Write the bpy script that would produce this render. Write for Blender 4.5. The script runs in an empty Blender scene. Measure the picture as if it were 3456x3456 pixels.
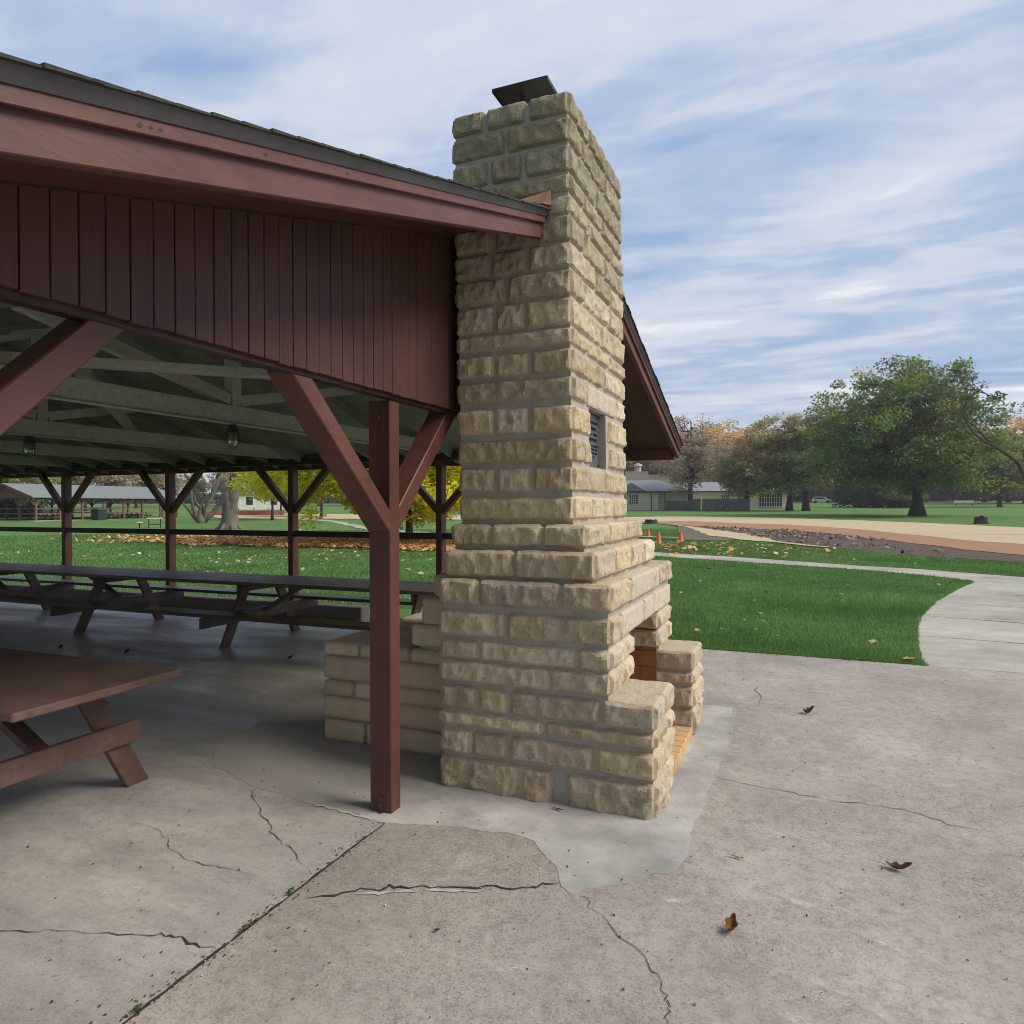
import bpy, math, random
import numpy as np
from mathutils import Vector, Matrix, noise
R = math.radians
random.seed(7)
RNG = np.random.default_rng(11)
scene = bpy.context.scene
COL = scene.collection

# ------------------------------------------------------------------ materials
MATS = {}
def new_mat(name):
    m = bpy.data.materials.new(name); m.use_nodes = True
    nt = m.node_tree
    b = nt.nodes['Principled BSDF']
    MATS[name] = m
    return m, nt, b
def nd(nt, t, **kw):
    n = nt.nodes.new(t)
    for k, v in kw.items():
        if k.startswith('i_'):
            n.inputs[k[2:].replace('_', ' ')].default_value = v
        else:
            setattr(n, k, v)
    return n
def ramp(nt, fac, stops):
    r = nt.nodes.new('ShaderNodeValToRGB')
    el = r.color_ramp.elements
    while len(el) < len(stops): el.new(0.5)
    for e, (p, c) in zip(el, stops):
        e.position = p; e.color = (*c, 1) if len(c) == 3 else c
    nt.links.new(fac, r.inputs['Fac'])
    return r.outputs['Color']
def mixc(nt, a, b, fac, mode='MIX'):
    m = nt.nodes.new('ShaderNodeMix'); m.data_type = 'RGBA'; m.blend_type = mode
    for sock, val in (('A', a), ('B', b)):
        s = [i for i in m.inputs if i.name == sock and i.type == 'RGBA'][0]
        if hasattr(val, 'links'): nt.links.new(val, s)
        else: s.default_value = (*val, 1)
    f = m.inputs[0]
    if hasattr(fac, 'links'): nt.links.new(fac, f)
    else: f.default_value = fac
    return [o for o in m.outputs if o.type == 'RGBA'][0]
def coords(nt, scale=(1, 1, 1), kind='Object', rot=(0, 0, 0)):
    tc = nt.nodes.new('ShaderNodeTexCoord'); mp = nt.nodes.new('ShaderNodeMapping')
    nt.links.new(tc.outputs[kind], mp.inputs['Vector'])
    mp.inputs['Scale'].default_value = scale; mp.inputs['Rotation'].default_value = rot
    return mp.outputs['Vector']
def world_pos(nt, scale=(1, 1, 1), rot=(0, 0, 0)):
    g = nt.nodes.new('ShaderNodeNewGeometry'); mp = nt.nodes.new('ShaderNodeMapping')
    nt.links.new(g.outputs['Position'], mp.inputs['Vector'])
    mp.inputs['Scale'].default_value = scale; mp.inputs['Rotation'].default_value = rot
    return mp.outputs['Vector']
def noi(nt, vec, scale, detail=4, rough=.55, dist=0):
    n = nt.nodes.new('ShaderNodeTexNoise')
    nt.links.new(vec, n.inputs['Vector'])
    n.inputs['Scale'].default_value = scale; n.inputs['Detail'].default_value = detail
    n.inputs['Roughness'].default_value = rough; n.inputs['Distortion'].default_value = dist
    return n.outputs['Fac']
def bump(nt, b, h, strength=.3, dist=.01, prev=None):
    n = nt.nodes.new('ShaderNodeBump')
    n.inputs['Strength'].default_value = strength; n.inputs['Distance'].default_value = dist
    nt.links.new(h, n.inputs['Height'])
    if prev: nt.links.new(prev.outputs['Normal'], n.inputs['Normal'])
    nt.links.new(n.outputs['Normal'], b.inputs['Normal'])
    return n
def attr(nt, name='tone'):
    a = nt.nodes.new('ShaderNodeAttribute'); a.attribute_name = name
    return a.outputs['Color']

def paint(name, c, var=.25, rough=.55, grain=(1, 1, 1), chips=0.0):
    m, nt, b = new_mat(name)
    v = world_pos(nt)
    n1 = noi(nt, v, 2.2, 5, .6)
    dark = tuple(x * (1 - var) for x in c); lite = tuple(min(1, x * (1 + var)) for x in c)
    col = ramp(nt, n1, [(.3, dark), (.7, lite)])
    g = world_pos(nt, grain)
    n2 = noi(nt, g, 6, 6, .65)
    col = mixc(nt, col, tuple(x * .6 for x in c), ramp(nt, n2, [(.50, (0, 0, 0)), (.74, (.8, .8, .8))]))
    if chips:
        n3 = noi(nt, v, 17, 5, .7)
        col = mixc(nt, col, (.42, .33, .29), ramp(nt, n3, [(.69, (0, 0, 0)), (.76, (chips, chips, chips))]))
    nt.links.new(col, b.inputs['Base Color'])
    b.inputs['Roughness'].default_value = rough
    bump(nt, b, n2, .5, .004)
    return m
paint('red_shade_knot', (.040, .018, .016), .25, .6, (3, .5, 3), .1)  # beams and rails: shade put into the red; also the dark knots
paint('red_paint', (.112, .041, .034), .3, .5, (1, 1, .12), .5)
paint('red_paint_h', (.128, .048, .039), .28, .5, (3, .5, 3), .45)
paint('red_siding', (.088, .033, .028), .25, .55, (8, 8, .35))
paint('table_brown', (.135, .083, .070), .4, .48, (.3, 5, 5), .35)
paint('bench_brown', (.085, .052, .048), .3, .38, (.25, 6, 6), .2)
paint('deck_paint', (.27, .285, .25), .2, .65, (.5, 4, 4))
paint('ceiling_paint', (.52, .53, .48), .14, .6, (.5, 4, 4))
paint('drip_metal', (.085, .078, .085), .2, .45)
paint('dark_metal', (.035, .038, .04), .3, .5)
paint('bronze', (.085, .095, .10), .2, .45)
paint('bronze_dark', (.018, .02, .022), .2, .5)
paint('copper', (.80, .40, .26), .3, .4)
b_ = MATS['copper'].node_tree.nodes['Principled BSDF']; b_.inputs['Metallic'].default_value = .35
paint('bark_grey', (.15, .135, .115), .35, .9, (2, 2, .4))
paint('bark_dark', (.055, .047, .04), .35, .9, (2, 2, .4))
paint('bin_green', (.012, .035, .032), .2, .5)
paint('white_paint', (.72, .72, .70), .06, .5)
paint('pale_stone', (.52, .48, .41), .08, .8)
paint('cone_orange', (.88, .20, .055), .08, .5)
paint('fence_grey', (.15, .15, .145), .25, .85, (6, 6, .5))
paint('slate_roof', (.27, .28, .32), .14, .7, (1, 1, 4))
paint('far_roof', (.20, .225, .22), .12, .7, (2, 2, 2))
paint('far_red', (.20, .10, .085), .2, .7)
paint('wood_cut', (.20, .15, .10), .3, .9)
paint('plank_pale', (.50, .44, .36), .15, .8)
paint('netting', (.36, .11, .075), .2, .8)
paint('car_white', (.70, .73, .76), .03, .25)
paint('tyre', (.02, .02, .02), .2, .8)

m, nt, b = new_mat('glass_dark'); b.inputs['Base Color'].default_value = (.02, .03, .035, 1); b.inputs['Roughness'].default_value = .08
m, nt, b = new_mat('lamp_glass')
b.inputs['Base Color'].default_value = (.62, .68, .52, 1); b.inputs['Roughness'].default_value = .12
b.inputs['Transmission Weight'].default_value = .75

# rock-faced limestone: per-stone tone plus veins, pits and black weathering
m, nt, b = new_mat('limestone')
v = world_pos(nt)
t = attr(nt)
n1 = noi(nt, v, 5, 6, .6)
col = mixc(nt, t, (.55, .40, .21), ramp(nt, n1, [(.48, (0, 0, 0)), (.74, (.62, .62, .62))]))
ns_ = noi(nt, world_pos(nt, (9, 9, .8)), 1.0, 5, .6)
col = mixc(nt, col, (.26, .235, .19), ramp(nt, ns_, [(.55, (0, 0, 0)), (.75, (.4, .4, .4))]))
n2 = noi(nt, v, 26, 6, .7)
col = mixc(nt, col, (.62, .57, .48), ramp(nt, n2, [(.52, (0, 0, 0)), (.75, (.4, .4, .4))]))
n3 = noi(nt, v, 60, 3, .7)
pits = ramp(nt, n3, [(.33, (.55, .55, .55)), (.41, (0, 0, 0))])
col = mixc(nt, col, (.10, .08, .055), pits)
sep = nt.nodes.new('ShaderNodeSeparateXYZ'); g_ = nt.nodes.new('ShaderNodeNewGeometry'); nt.links.new(g_.outputs['Position'], sep.inputs[0])
mr = nd(nt, 'ShaderNodeMapRange', i_From_Min=2.6, i_From_Max=3.5); nt.links.new(sep.outputs['Z'], mr.inputs['Value'])
col = mixc(nt, col, (.60, .62, .61), mr.outputs[0], 'MULTIPLY')          # the weathered top of the stack
n4 = noi(nt, v, 3.1, 6, .75)
mr2 = nd(nt, 'ShaderNodeMapRange', i_From_Min=.30, i_From_Max=.0); nt.links.new(sep.outputs['Z'], mr2.inputs['Value'])
stn = mixc(nt, (0, 0, 0), ramp(nt, n4, [(.48, (0, 0, 0)), (.62, (.75, .75, .75))]), mr2.outputs[0], 'MIX')
col = mixc(nt, col, (.085, .078, .06), stn)
n6 = noi(nt, v, 2.3, 7, .78)
col = mixc(nt, col, (.11, .10, .075), ramp(nt, n6, [(.585, (0, 0, 0)), (.70, (.6, .6, .6))]))
nt.links.new(col, b.inputs['Base Color']); b.inputs['Roughness'].default_value = .9
vz = world_pos(nt, (1, 1, .45))
p_ = bump(nt, b, noi(nt, vz, 40, 8, .75), 1.0, .012)
bump(nt, b, n3, .5, .006, p_)

m, nt, b = new_mat('sawn_stone')
v = world_pos(nt); t = attr(nt)
n1 = noi(nt, v, 7, 5, .6)
col = mixc(nt, t, (.38, .31, .20), ramp(nt, n1, [(.5, (0, 0, 0)), (.75, (.4, .4, .4))]))
nt.links.new(col, b.inputs['Base Color']); b.inputs['Roughness'].default_value = .9
bump(nt, b, noi(nt, v, 60, 6, .7), .5, .004)

m, nt, b = new_mat('mortar')
v = world_pos(nt)
col = ramp(nt, noi(nt, v, 9, 6, .65), [(.3, (.34, .315, .28)), (.7, (.46, .43, .385))])
nt.links.new(col, b.inputs['Base Color']); b.inputs['Roughness'].default_value = .95
bump(nt, b, noi(nt, v, 120, 4, .7), .5, .003)

def brick_mat(name, c1, c2, mort, rotx):
    m, nt, b = new_mat(name)
    v = world_pos(nt, rot=rotx)
    br = nt.nodes.new('ShaderNodeTexBrick'); nt.links.new(v, br.inputs['Vector'])
    br.inputs['Color1'].default_value = (*c1, 1); br.inputs['Color2'].default_value = (*c2, 1); br.inputs['Mortar'].default_value = (*mort, 1)
    br.inputs['Scale'].default_value = 1; br.inputs['Brick Width'].default_value = .23; br.inputs['Row Height'].default_value = .115; br.inputs['Mortar Size'].default_value = .004
    n1 = noi(nt, world_pos(nt), 4, 5, .6)
    col = mixc(nt, br.outputs['Color'], (.10, .05, .03), ramp(nt, n1, [(.42, (0, 0, 0)), (.7, (.75, .75, .75))]))
    nt.links.new(col, b.inputs['Base Color']); b.inputs['Roughness'].default_value = .9
    bump(nt, b, br.outputs['Fac'], -.6, .004)
brick_mat('firebrick_wall', (.33, .165, .065), (.28, .135, .055), (.13, .08, .045), (R(90), 0, 0))
brick_mat('firebrick_side', (.56, .25, .085), (.48, .20, .07), (.16, .10, .06), (R(90), 0, R(90)))
paint('firebrick_loose', (.56, .36, .18), .14, .9)

def concrete(name, c, warm, spec=1.0, streak=(1, 1, 1), big=.55):
    m, nt, b = new_mat(name)
    v = world_pos(nt); vs = world_pos(nt, streak)
    n1 = noi(nt, vs, big, 7, .62)
    col = ramp(nt, n1, [(.32, tuple(x * .58 for x in c)), (.5, c), (.68, tuple(x * 1.25 for x in warm))])
    n2 = noi(nt, vs, 2.7, 8, .75)
    col = mixc(nt, col, tuple(x * .55 for x in c), ramp(nt, n2, [(.46, (0, 0, 0)), (.68, (.62, .62, .62))]))
    if spec:
        vo = nt.nodes.new('ShaderNodeTexVoronoi'); nt.links.new(v, vo.inputs['Vector']); vo.inputs['Scale'].default_value = 150
        wn = nt.nodes.new('ShaderNodeTexWhiteNoise'); nt.links.new(vo.outputs['Position'], wn.inputs['Vector'])
        chip = ramp(nt, wn.outputs['Value'], [(.0, (.09, .08, .075)), (.13, (.13, .115, .1)), (.16, c), (.86, c), (.9, (.52, .48, .44)), (1, (.6, .57, .53))])
        n3 = noi(nt, v, 1.3, 5, .65)
        col = mixc(nt, col, chip, ramp(nt, n3, [(.3, (.12 * spec,) * 3), (.7, (.55 * spec,) * 3)]))
        n5 = noi(nt, v, 14, 9, .82)
        col = mixc(nt, col, tuple(x * .42 for x in c), ramp(nt, n5, [(.48, (0, 0, 0)), (.68, (.7 * spec,) * 3)]))
        n7 = noi(nt, v, 3.1, 8, .75)
        col = mixc(nt, col, (.60, .55, .50), ramp(nt, n7, [(.57, (0, 0, 0)), (.72, (.45 * spec,) * 3)]))
    nt.links.new(col, b.inputs['Base Color']); b.inputs['Roughness'].default_value = .88
    hp = bump(nt, b, noi(nt, v, 150, 6, .75), .35, .003)
    return m, nt, b
concrete('concrete_old', (.385, .35, .315), (.45, .40, .36), 1.0)
concrete('concrete_floor', (.41, .393, .368), (.48, .452, .415), .6, (.55, 1.4, 1), .9)
concrete('concrete_patch', (.405, .40, .382), (.455, .448, .425), 0, (1, 1, 1), 1.1)
concrete('concrete_walk', (.42, .40, .355), (.44, .418, .372), .25, (.8, 1.1, 1), .5)
b_ = MATS['concrete_floor'].node_tree.nodes['Principled BSDF']; nt_ = MATS['concrete_floor'].node_tree; rr_ = ramp(nt_, noi(nt_, world_pos(nt_, (.5, 1.6, 1)), 1.3, 6, .7), [(.35, (.28, .28, .28)), (.65, (.62, .62, .62))]); nt_.links.new(rr_, b_.inputs['Roughness'])
def flat(name, c, rough=.9):
    m, nt, b = new_mat(name); b.inputs['Base Color'].default_value = (*c, 1); b.inputs['Roughness'].default_value = rough
    return m
flat('crack', (.040, .030, .025)); flat('joint_line', (.09, .085, .08)); flat('kerb_grey', (.15, .14, .125)); flat('chalk', (.50, .47, .44))

# lawn, soil and straw
m, nt, b = new_mat('lawn')
v = world_pos(nt)
col = ramp(nt, noi(nt, v, .09, 5, .6), [(.3, (.11, .215, .065)), (.7, (.165, .285, .085))])
col = mixc(nt, col, (.06, .14, .032), ramp(nt, noi(nt, v, 6, 8, .75), [(.42, (0, 0, 0)), (.68, (.85, .85, .85))]))
col = mixc(nt, col, (.13, .165, .045), ramp(nt, noi(nt, v, .35, 6, .7), [(.55, (0, 0, 0)), (.8, (.6, .6, .6))]))
nt.links.new(col, b.inputs['Base Color']); b.inputs['Roughness'].default_value = .95
b.inputs['Specular IOR Level'].default_value = .15
bump(nt, b, noi(nt, v, 9, 8, .8), 1, .06)
def soil(name, a, c, sc=1.2, bs=.05):
    m, nt, b = new_mat(name); v = world_pos(nt)
    col = ramp(nt, noi(nt, v, sc, 8, .7), [(.32, a), (.7, c)])
    col = mixc(nt, col, tuple(x * .5 for x in a), ramp(nt, noi(nt, v, sc * 6, 6, .7), [(.58, (0, 0, 0)), (.74, (.6, .6, .6))]))
    nt.links.new(col, b.inputs['Base Color']); b.inputs['Roughness'].default_value = .97
    bump(nt, b, noi(nt, v, sc * 5, 7, .75), 1, bs)
soil('straw', (.50, .40, .25), (.60, .49, .315))
soil('terracotta', (.33, .18, .105), (.40, .225, .135))
soil('dirt', (.075, .055, .045), (.125, .092, .075))
soil('grey_dirt', (.11, .10, .07), (.17, .145, .105))
m, nt, b = new_mat('shingle')
v = world_pos(nt)
col = ramp(nt, noi(nt, v, 30, 5, .8), [(.3, (.022, .026, .022)), (.7, (.06, .066, .055))])
nt.links.new(col, b.inputs['Base Color']); b.inputs['Roughness'].default_value = .95

# leaves and grass blades take their own colour from the mesh, with a little light passing through
def leafmat(name, trans=.3, rough=.75):
    m, nt, b = new_mat(name)
    t = attr(nt)
    nt.links.new(t, b.inputs['Base Color']); b.inputs['Roughness'].default_value = rough
    b.inputs['Specular IOR Level'].default_value = .25
    tr = nt.nodes.new('ShaderNodeBsdfTranslucent'); nt.links.new(t, tr.inputs['Color'])
    mx = nt.nodes.new('ShaderNodeMixShader'); mx.inputs['Fac'].default_value = trans
    nt.links.new(b.outputs[0], mx.inputs[1]); nt.links.new(tr.outputs[0], mx.inputs[2])
    nt.links.new(mx.outputs[0], nt.nodes['Material Output'].inputs['Surface'])
leafmat('leaf', .5); leafmat('blade', .45); leafmat('dry_leaf', .12)

# far building walls: pale brick courses
m, nt, b = new_mat('pale_brick'); v = world_pos(nt)
w = nt.nodes.new('ShaderNodeTexWave'); w.wave_type = 'BANDS'; w.bands_direction = 'Z'; nt.links.new(v, w.inputs['Vector']); w.inputs['Scale'].default_value = 1.6; w.inputs['Distortion'].default_value = .6
col = mixc(nt, (.74, .67, .57), (.82, .75, .65), w.outputs['Fac'])
nt.links.new(col, b.inputs['Base Color']); b.inputs['Roughness'].default_value = .9
m, nt, b = new_mat('rubble_wall'); v = world_pos(nt, (1, 1, 1.6))
vo = nt.nodes.new('ShaderNodeTexVoronoi'); nt.links.new(v, vo.inputs['Vector']); vo.inputs['Scale'].default_value = 2.6
col = mixc(nt, (.10, .10, .095), (.27, .26, .235), vo.outputs['Color'])
nt.links.new(col, b.inputs['Base Color']); b.inputs['Roughness'].default_value = .95

# ------------------------------------------------------------------ mesh helpers
class MB:
    def __init__(s): s.v = []; s.f = []; s.m = []; s.c = None
    def add(s, vs, fs, mi=0, col=None):
        o = len(s.v); s.v.extend([tuple(p) for p in vs]); s.f.extend([tuple(i + o for i in f) for f in fs]); s.m.extend([mi] * len(fs))
        if col is not None:
            if s.c is None: s.c = [(1, 1, 1)] * o
            s.c.extend([col] * len(vs) if not isinstance(col, list) else col)
        elif s.c is not None: s.c.extend([(1, 1, 1)] * len(vs))
    def box(s, x0, x1, y0, y1, z0, z1, mi=0, col=None):
        s.add([(x0, y0, z0), (x1, y0, z0), (x1, y1, z0), (x0, y1, z0), (x0, y0, z1), (x1, y0, z1), (x1, y1, z1), (x0, y1, z1)],
              [(0, 3, 2, 1), (4, 5, 6, 7), (0, 1, 5, 4), (1, 2, 6, 5), (2, 3, 7, 6), (3, 0, 4, 7)], mi, col)
    def hexa(s, lo, hi, mi=0):
        s.add(list(lo) + list(hi), [(0, 3, 2, 1), (4, 5, 6, 7), (0, 1, 5, 4), (1, 2, 6, 5), (2, 3, 7, 6), (3, 0, 4, 7)], mi)
    def beam(s, p, q, w, h, side=None, mi=0):
        p = Vector(p); q = Vector(q); d = (q - p).normalized()
        sd = Vector(side).normalized() if side else d.cross(Vector((0, 0, 1))).normalized()
        up = sd.cross(d).normalized()
        a = sd * (w / 2); c = up * (h / 2)
        s.hexa([p - a - c, p + a - c, p + a + c, p - a + c], [q - a - c, q + a - c, q + a + c, q - a + c], mi)
    def tube(s, pts, rad, n=8, mi=0, cap=True, col=None):
        pts = [Vector(p) for p in pts]; vs = []; fs = []
        up = Vector((.31, .17, .93))
        for i, p in enumerate(pts):
            d = (pts[min(i + 1, len(pts) - 1)] - pts[max(i - 1, 0)])
            if d.length < 1e-9: d = Vector((0, 0, 1))
            d.normalize()
            a = d.cross(up)
            if a.length < .05: a = d.cross(Vector((1, 0, 0)))
            a.normalize(); b = d.cross(a)
            for k in range(n):
                t = 2 * math.pi * k / n
                vs.append(p + (a * math.cos(t) + b * math.sin(t)) * rad[i])
        for i in range(len(pts) - 1):
            for k in range(n):
                k2 = (k + 1) % n
                fs.append((i * n + k, i * n + k2, (i + 1) * n + k2, (i + 1) * n + k))
        if cap:
            fs.append(tuple(range(n - 1, -1, -1))); fs.append(tuple((len(pts) - 1) * n + k for k in range(n)))
        s.add(vs, fs, mi, col)
    def lathe(s, prof, c=(0, 0, 0), n=16, mi=0):
        vs = []; fs = []
        for r, z in prof:
            for k in range(n):
                t = 2 * math.pi * k / n
                vs.append((c[0] + r * math.cos(t), c[1] + r * math.sin(t), c[2] + z))
        for i in range(len(prof) - 1):
            for k in range(n):
                k2 = (k + 1) % n
                fs.append((i * n + k, i * n + k2, (i + 1) * n + k2, (i + 1) * n + k))
        fs.append(tuple(range(n - 1, -1, -1))); fs.append(tuple((len(prof) - 1) * n + k for k in range(n)))
        s.add(vs, fs, mi)
    def prism(s, poly, z0, z1, mi=0):
        n = len(poly)
        s.add([(x, y, z0) for x, y in poly] + [(x, y, z1) for x, y in poly],
              [tuple(range(n - 1, -1, -1)), tuple(range(n, 2 * n))] + [(i, (i + 1) % n, n + (i + 1) % n, n + i) for i in range(n)], mi)
    def build(s, name, mats, parent=None, bevel=0, smooth=False, origin=None):
        me = bpy.data.meshes.new(name)
        off = Vector(origin) if origin is not None else Vector((0, 0, 0))
        me.from_pydata([tuple(Vector(p) - off) for p in s.v] if origin is not None else s.v, [], s.f)
        if isinstance(mats, str): mats = [mats]
        for mm in mats: me.materials.append(MATS[mm])
        if len(mats) > 1: me.polygons.foreach_set('material_index', s.m)
        if s.c is not None:
            a = me.attributes.new('tone', 'FLOAT_COLOR', 'POINT')
            arr = np.ones((len(s.v), 4), np.float32); arr[:, :3] = np.array(s.c, np.float32)
            a.data.foreach_set('color', arr.ravel())
        if smooth: me.polygons.foreach_set('use_smooth', [True] * len(me.polygons))
        me.update()
        o = bpy.data.objects.new(name, me); COL.objects.link(o)
        if origin is not None: o.location = off
        if parent is not None:
            o.parent = parent
            if parent.type == 'EMPTY': o.location = off - parent.location
            else: o.location = off - parent.location if parent.parent is None else off
        if bevel:
            md = o.modifiers.new('edge', 'BEVEL'); md.width = bevel; md.segments = 1; md.limit_method = 'ANGLE'; md.angle_limit = R(40)
        return o
def np_mesh(name, V, F, mat, tone, parent=None, smooth=False):
    """V (n,3), F (m,k) all faces of k corners"""
    me = bpy.data.meshes.new(name)
    k = F.shape[1]
    me.vertices.add(len(V)); me.vertices.foreach_set('co', V.astype(np.float32).ravel())
    me.loops.add(F.size); me.loops.foreach_set('vertex_index', F.astype(np.int32).ravel())
    me.polygons.add(len(F)); me.polygons.foreach_set('loop_start', np.arange(0, F.size, k, dtype=np.int32))
    me.polygons.foreach_set('loop_total', np.full(len(F), k, np.int32))
    me.update(calc_edges=True)
    a = me.attributes.new('tone', 'FLOAT_COLOR', 'POINT')
    arr = np.ones((len(V), 4), np.float32); arr[:, :3] = tone
    a.data.foreach_set('color', arr.ravel())
    me.materials.append(MATS[mat])
    o = bpy.data.objects.new(name, me); COL.objects.link(o)
    if parent: o.parent = parent; o.location = -Vector(parent.location)
    return o
def tag(o, label=None, cat=None, group=None, kind=None):
    if label: o['label'] = label
    if cat: o['category'] = cat
    if group: o['group'] = group
    if kind: o['kind'] = kind
    return o
def thing(name, label, cat, loc=(0, 0, 0), group=None, rz=0):
    o = bpy.data.objects.new(name, None); COL.objects.link(o)
    o.location = loc; o.rotation_euler = (0, 0, rz); o.empty_display_size = .2
    return tag(o, label, cat, group)
def copy_tree(o, parent=None):
    c = o.copy(); COL.objects.link(c)
    if parent is not None: c.parent = parent
    for ch in [x for x in COL.objects if x.parent == o]: copy_tree(ch, c)
    return c
TR = [0, 45, 60, 75, 100, 120, 180, 260, 5000]; TZ = [0, 0, .05, .15, .5, .82, 2.0, 3.0, 3.0]
def tz(x, y): return float(np.interp(math.hypot(x, y), TR, TZ)) - .03
# ------------------------------------------------------------------ ground
def ground_mesh():
    rs = [0, 3, 6, 10, 15, 20, 26, 33, 40, 45, 50, 55, 60, 67, 75, 82, 90, 100, 110, 120, 135, 150, 165, 180, 200, 230, 260, 400, 800, 2500]
    n = 96; mb = MB(); mb.v.append((0, 0, tz(0, 0)))
    for r in rs[1:]:
        for k in range(n):
            a = 2 * math.pi * k / n; x, y = r * math.cos(a), r * math.sin(a)
            mb.v.append((x, y, tz(x, y)))
    for k in range(n): mb.f.append((0, 1 + k, 1 + (k + 1) % n))
    for i in range(len(rs) - 2):
        for k in range(n):
            a = 1 + i * n + k; b = 1 + i * n + (k + 1) % n
            mb.f.append((a, a + n, b + n, b))
    mb.m = [0] * len(mb.f)
    return mb
tag(ground_mesh().build('ground', 'lawn', smooth=True), 'green park lawn', kind='structure')

def ribbon(pts, w, z, name, mat, parent, jit=.6, sub=3, rough=.012):
    """a thin irregular crack or joint lying on the concrete"""
    P = []
    for i in range(len(pts) - 1):
        for k in range(sub):
            t = k / sub
            p = Vector((*pts[i], 0)).lerp(Vector((*pts[i + 1], 0)), t)
            if rough: p += Vector((random.uniform(-1, 1), random.uniform(-1, 1), 0)) * rough
            P.append(p)
    P.append(Vector((*pts[-1], 0)))
    mb = MB(); vs = []; fs = []
    for i, p in enumerate(P):
        d = (P[min(i + 1, len(P) - 1)] - P[max(i - 1, 0)]).normalized(); s = Vector((-d.y, d.x, 0))
        e = min(1, min(i, len(P) - 1 - i) / 3 + .15)
        ww = w * .62 * e * (1 + random.uniform(-jit, jit))
        vs += [(p.x + s.x * ww, p.y + s.y * ww, z), (p.x - s.x * ww, p.y - s.y * ww, z)]
    for i in range(len(P) - 1): fs.append((2 * i, 2 * i + 1, 2 * i + 3, 2 * i + 2))
    mb.add(vs, fs)
    return mb.build(name, mat, parent)

mb = MB(); mb.box(-17.2, -1.934, -4, 8.06, -.18, 0)
floor = tag(mb.build('pavilion_floor', 'concrete_floor'), 'grey concrete floor slab under the pavilion roof', kind='structure')
mb = MB(); mb.prism([(-1.922, -5), (9, -5), (9, 7.86), (1.17, 7.90), (-.94, 7.90), (-1.922, 7.9)], -.18, 0)
apron = tag(mb.build('concrete_apron', 'concrete_old'), 'weathered pinkish concrete apron beside the chimney', kind='structure')
# dark joint bed between the slabs
mb = MB(); mb.box(-1.934, -1.922, -4, 7.9, -.18, -.003); mb.build('joint', 'joint_line', apron)
ribbon([(-1.928, y * .25) for y in range(2, 12)] + [(-1.915, 2.94)], .0062, .0022, 'joint', 'crack', apron, .75, 8, .003)
patch_pts = [(-3.35, 3.22), (-2.95, 3.08), (-2.52, 3.01), (-2.31, 3.0), (-2.06, 2.99), (-1.94, 2.96), (-1.75, 3.0), (-1.56, 3.06), (-1.39, 3.08), (-1.25, 3.09), (-1.15, 3.06), (-1.09, 2.97), (-.99, 2.87), (-.92, 2.74), (-.86, 2.71), (-.81, 2.76), (-.70, 2.83), (-.58, 2.97), (-.5, 3.01), (-.46, 3.15), (-.48, 3.48), (-.46, 3.78), (-.45, 4.24), (-.42, 4.81), (-.47, 5.7), (-.7, 5.7), (-1.5, 5.72), (-3.6, 5.72), (-3.75, 4.4), (-3.6, 3.5)]
pp = []
for i in range(len(patch_pts)):
    a = Vector((*patch_pts[i], 0)); c = Vector((*patch_pts[(i + 1) % len(patch_pts)], 0))
    n = max(1, int((c - a).length / .022))
    for k in range(n):
        p = a.lerp(c, k / n); q = noise.noise_vector(p * 9) * .022 + noise.noise_vector(p * 31) * .012
        pp.append((p.x + q.x, p.y + q.y))
mb = MB(); mb.prism(pp, -.02, .0018)
nt_ = MATS['concrete_patch'].node_tree; b_ = nt_.nodes['Principled BSDF']
lk_ = b_.inputs['Base Color'].links[0].from_socket; sx_ = nt_.nodes.new('ShaderNodeSeparateXYZ'); nt_.links.new(world_pos(nt_), sx_.inputs[0])
mq_ = nd(nt_, 'ShaderNodeMapRange', i_From_Min=-2.0, i_From_Max=-2.75); nt_.links.new(sx_.outputs['X'], mq_.inputs['Value'])
nt_.links.new(mixc(nt_, lk_, (.385, .368, .342), mq_.outputs[0]), b_.inputs['Base Color'])      # floor dust trodden over the new concrete
patch = tag(mb.build('concrete_patch', 'concrete_patch'), 'smooth grey new concrete poured round the fireplace', kind='structure')

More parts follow.
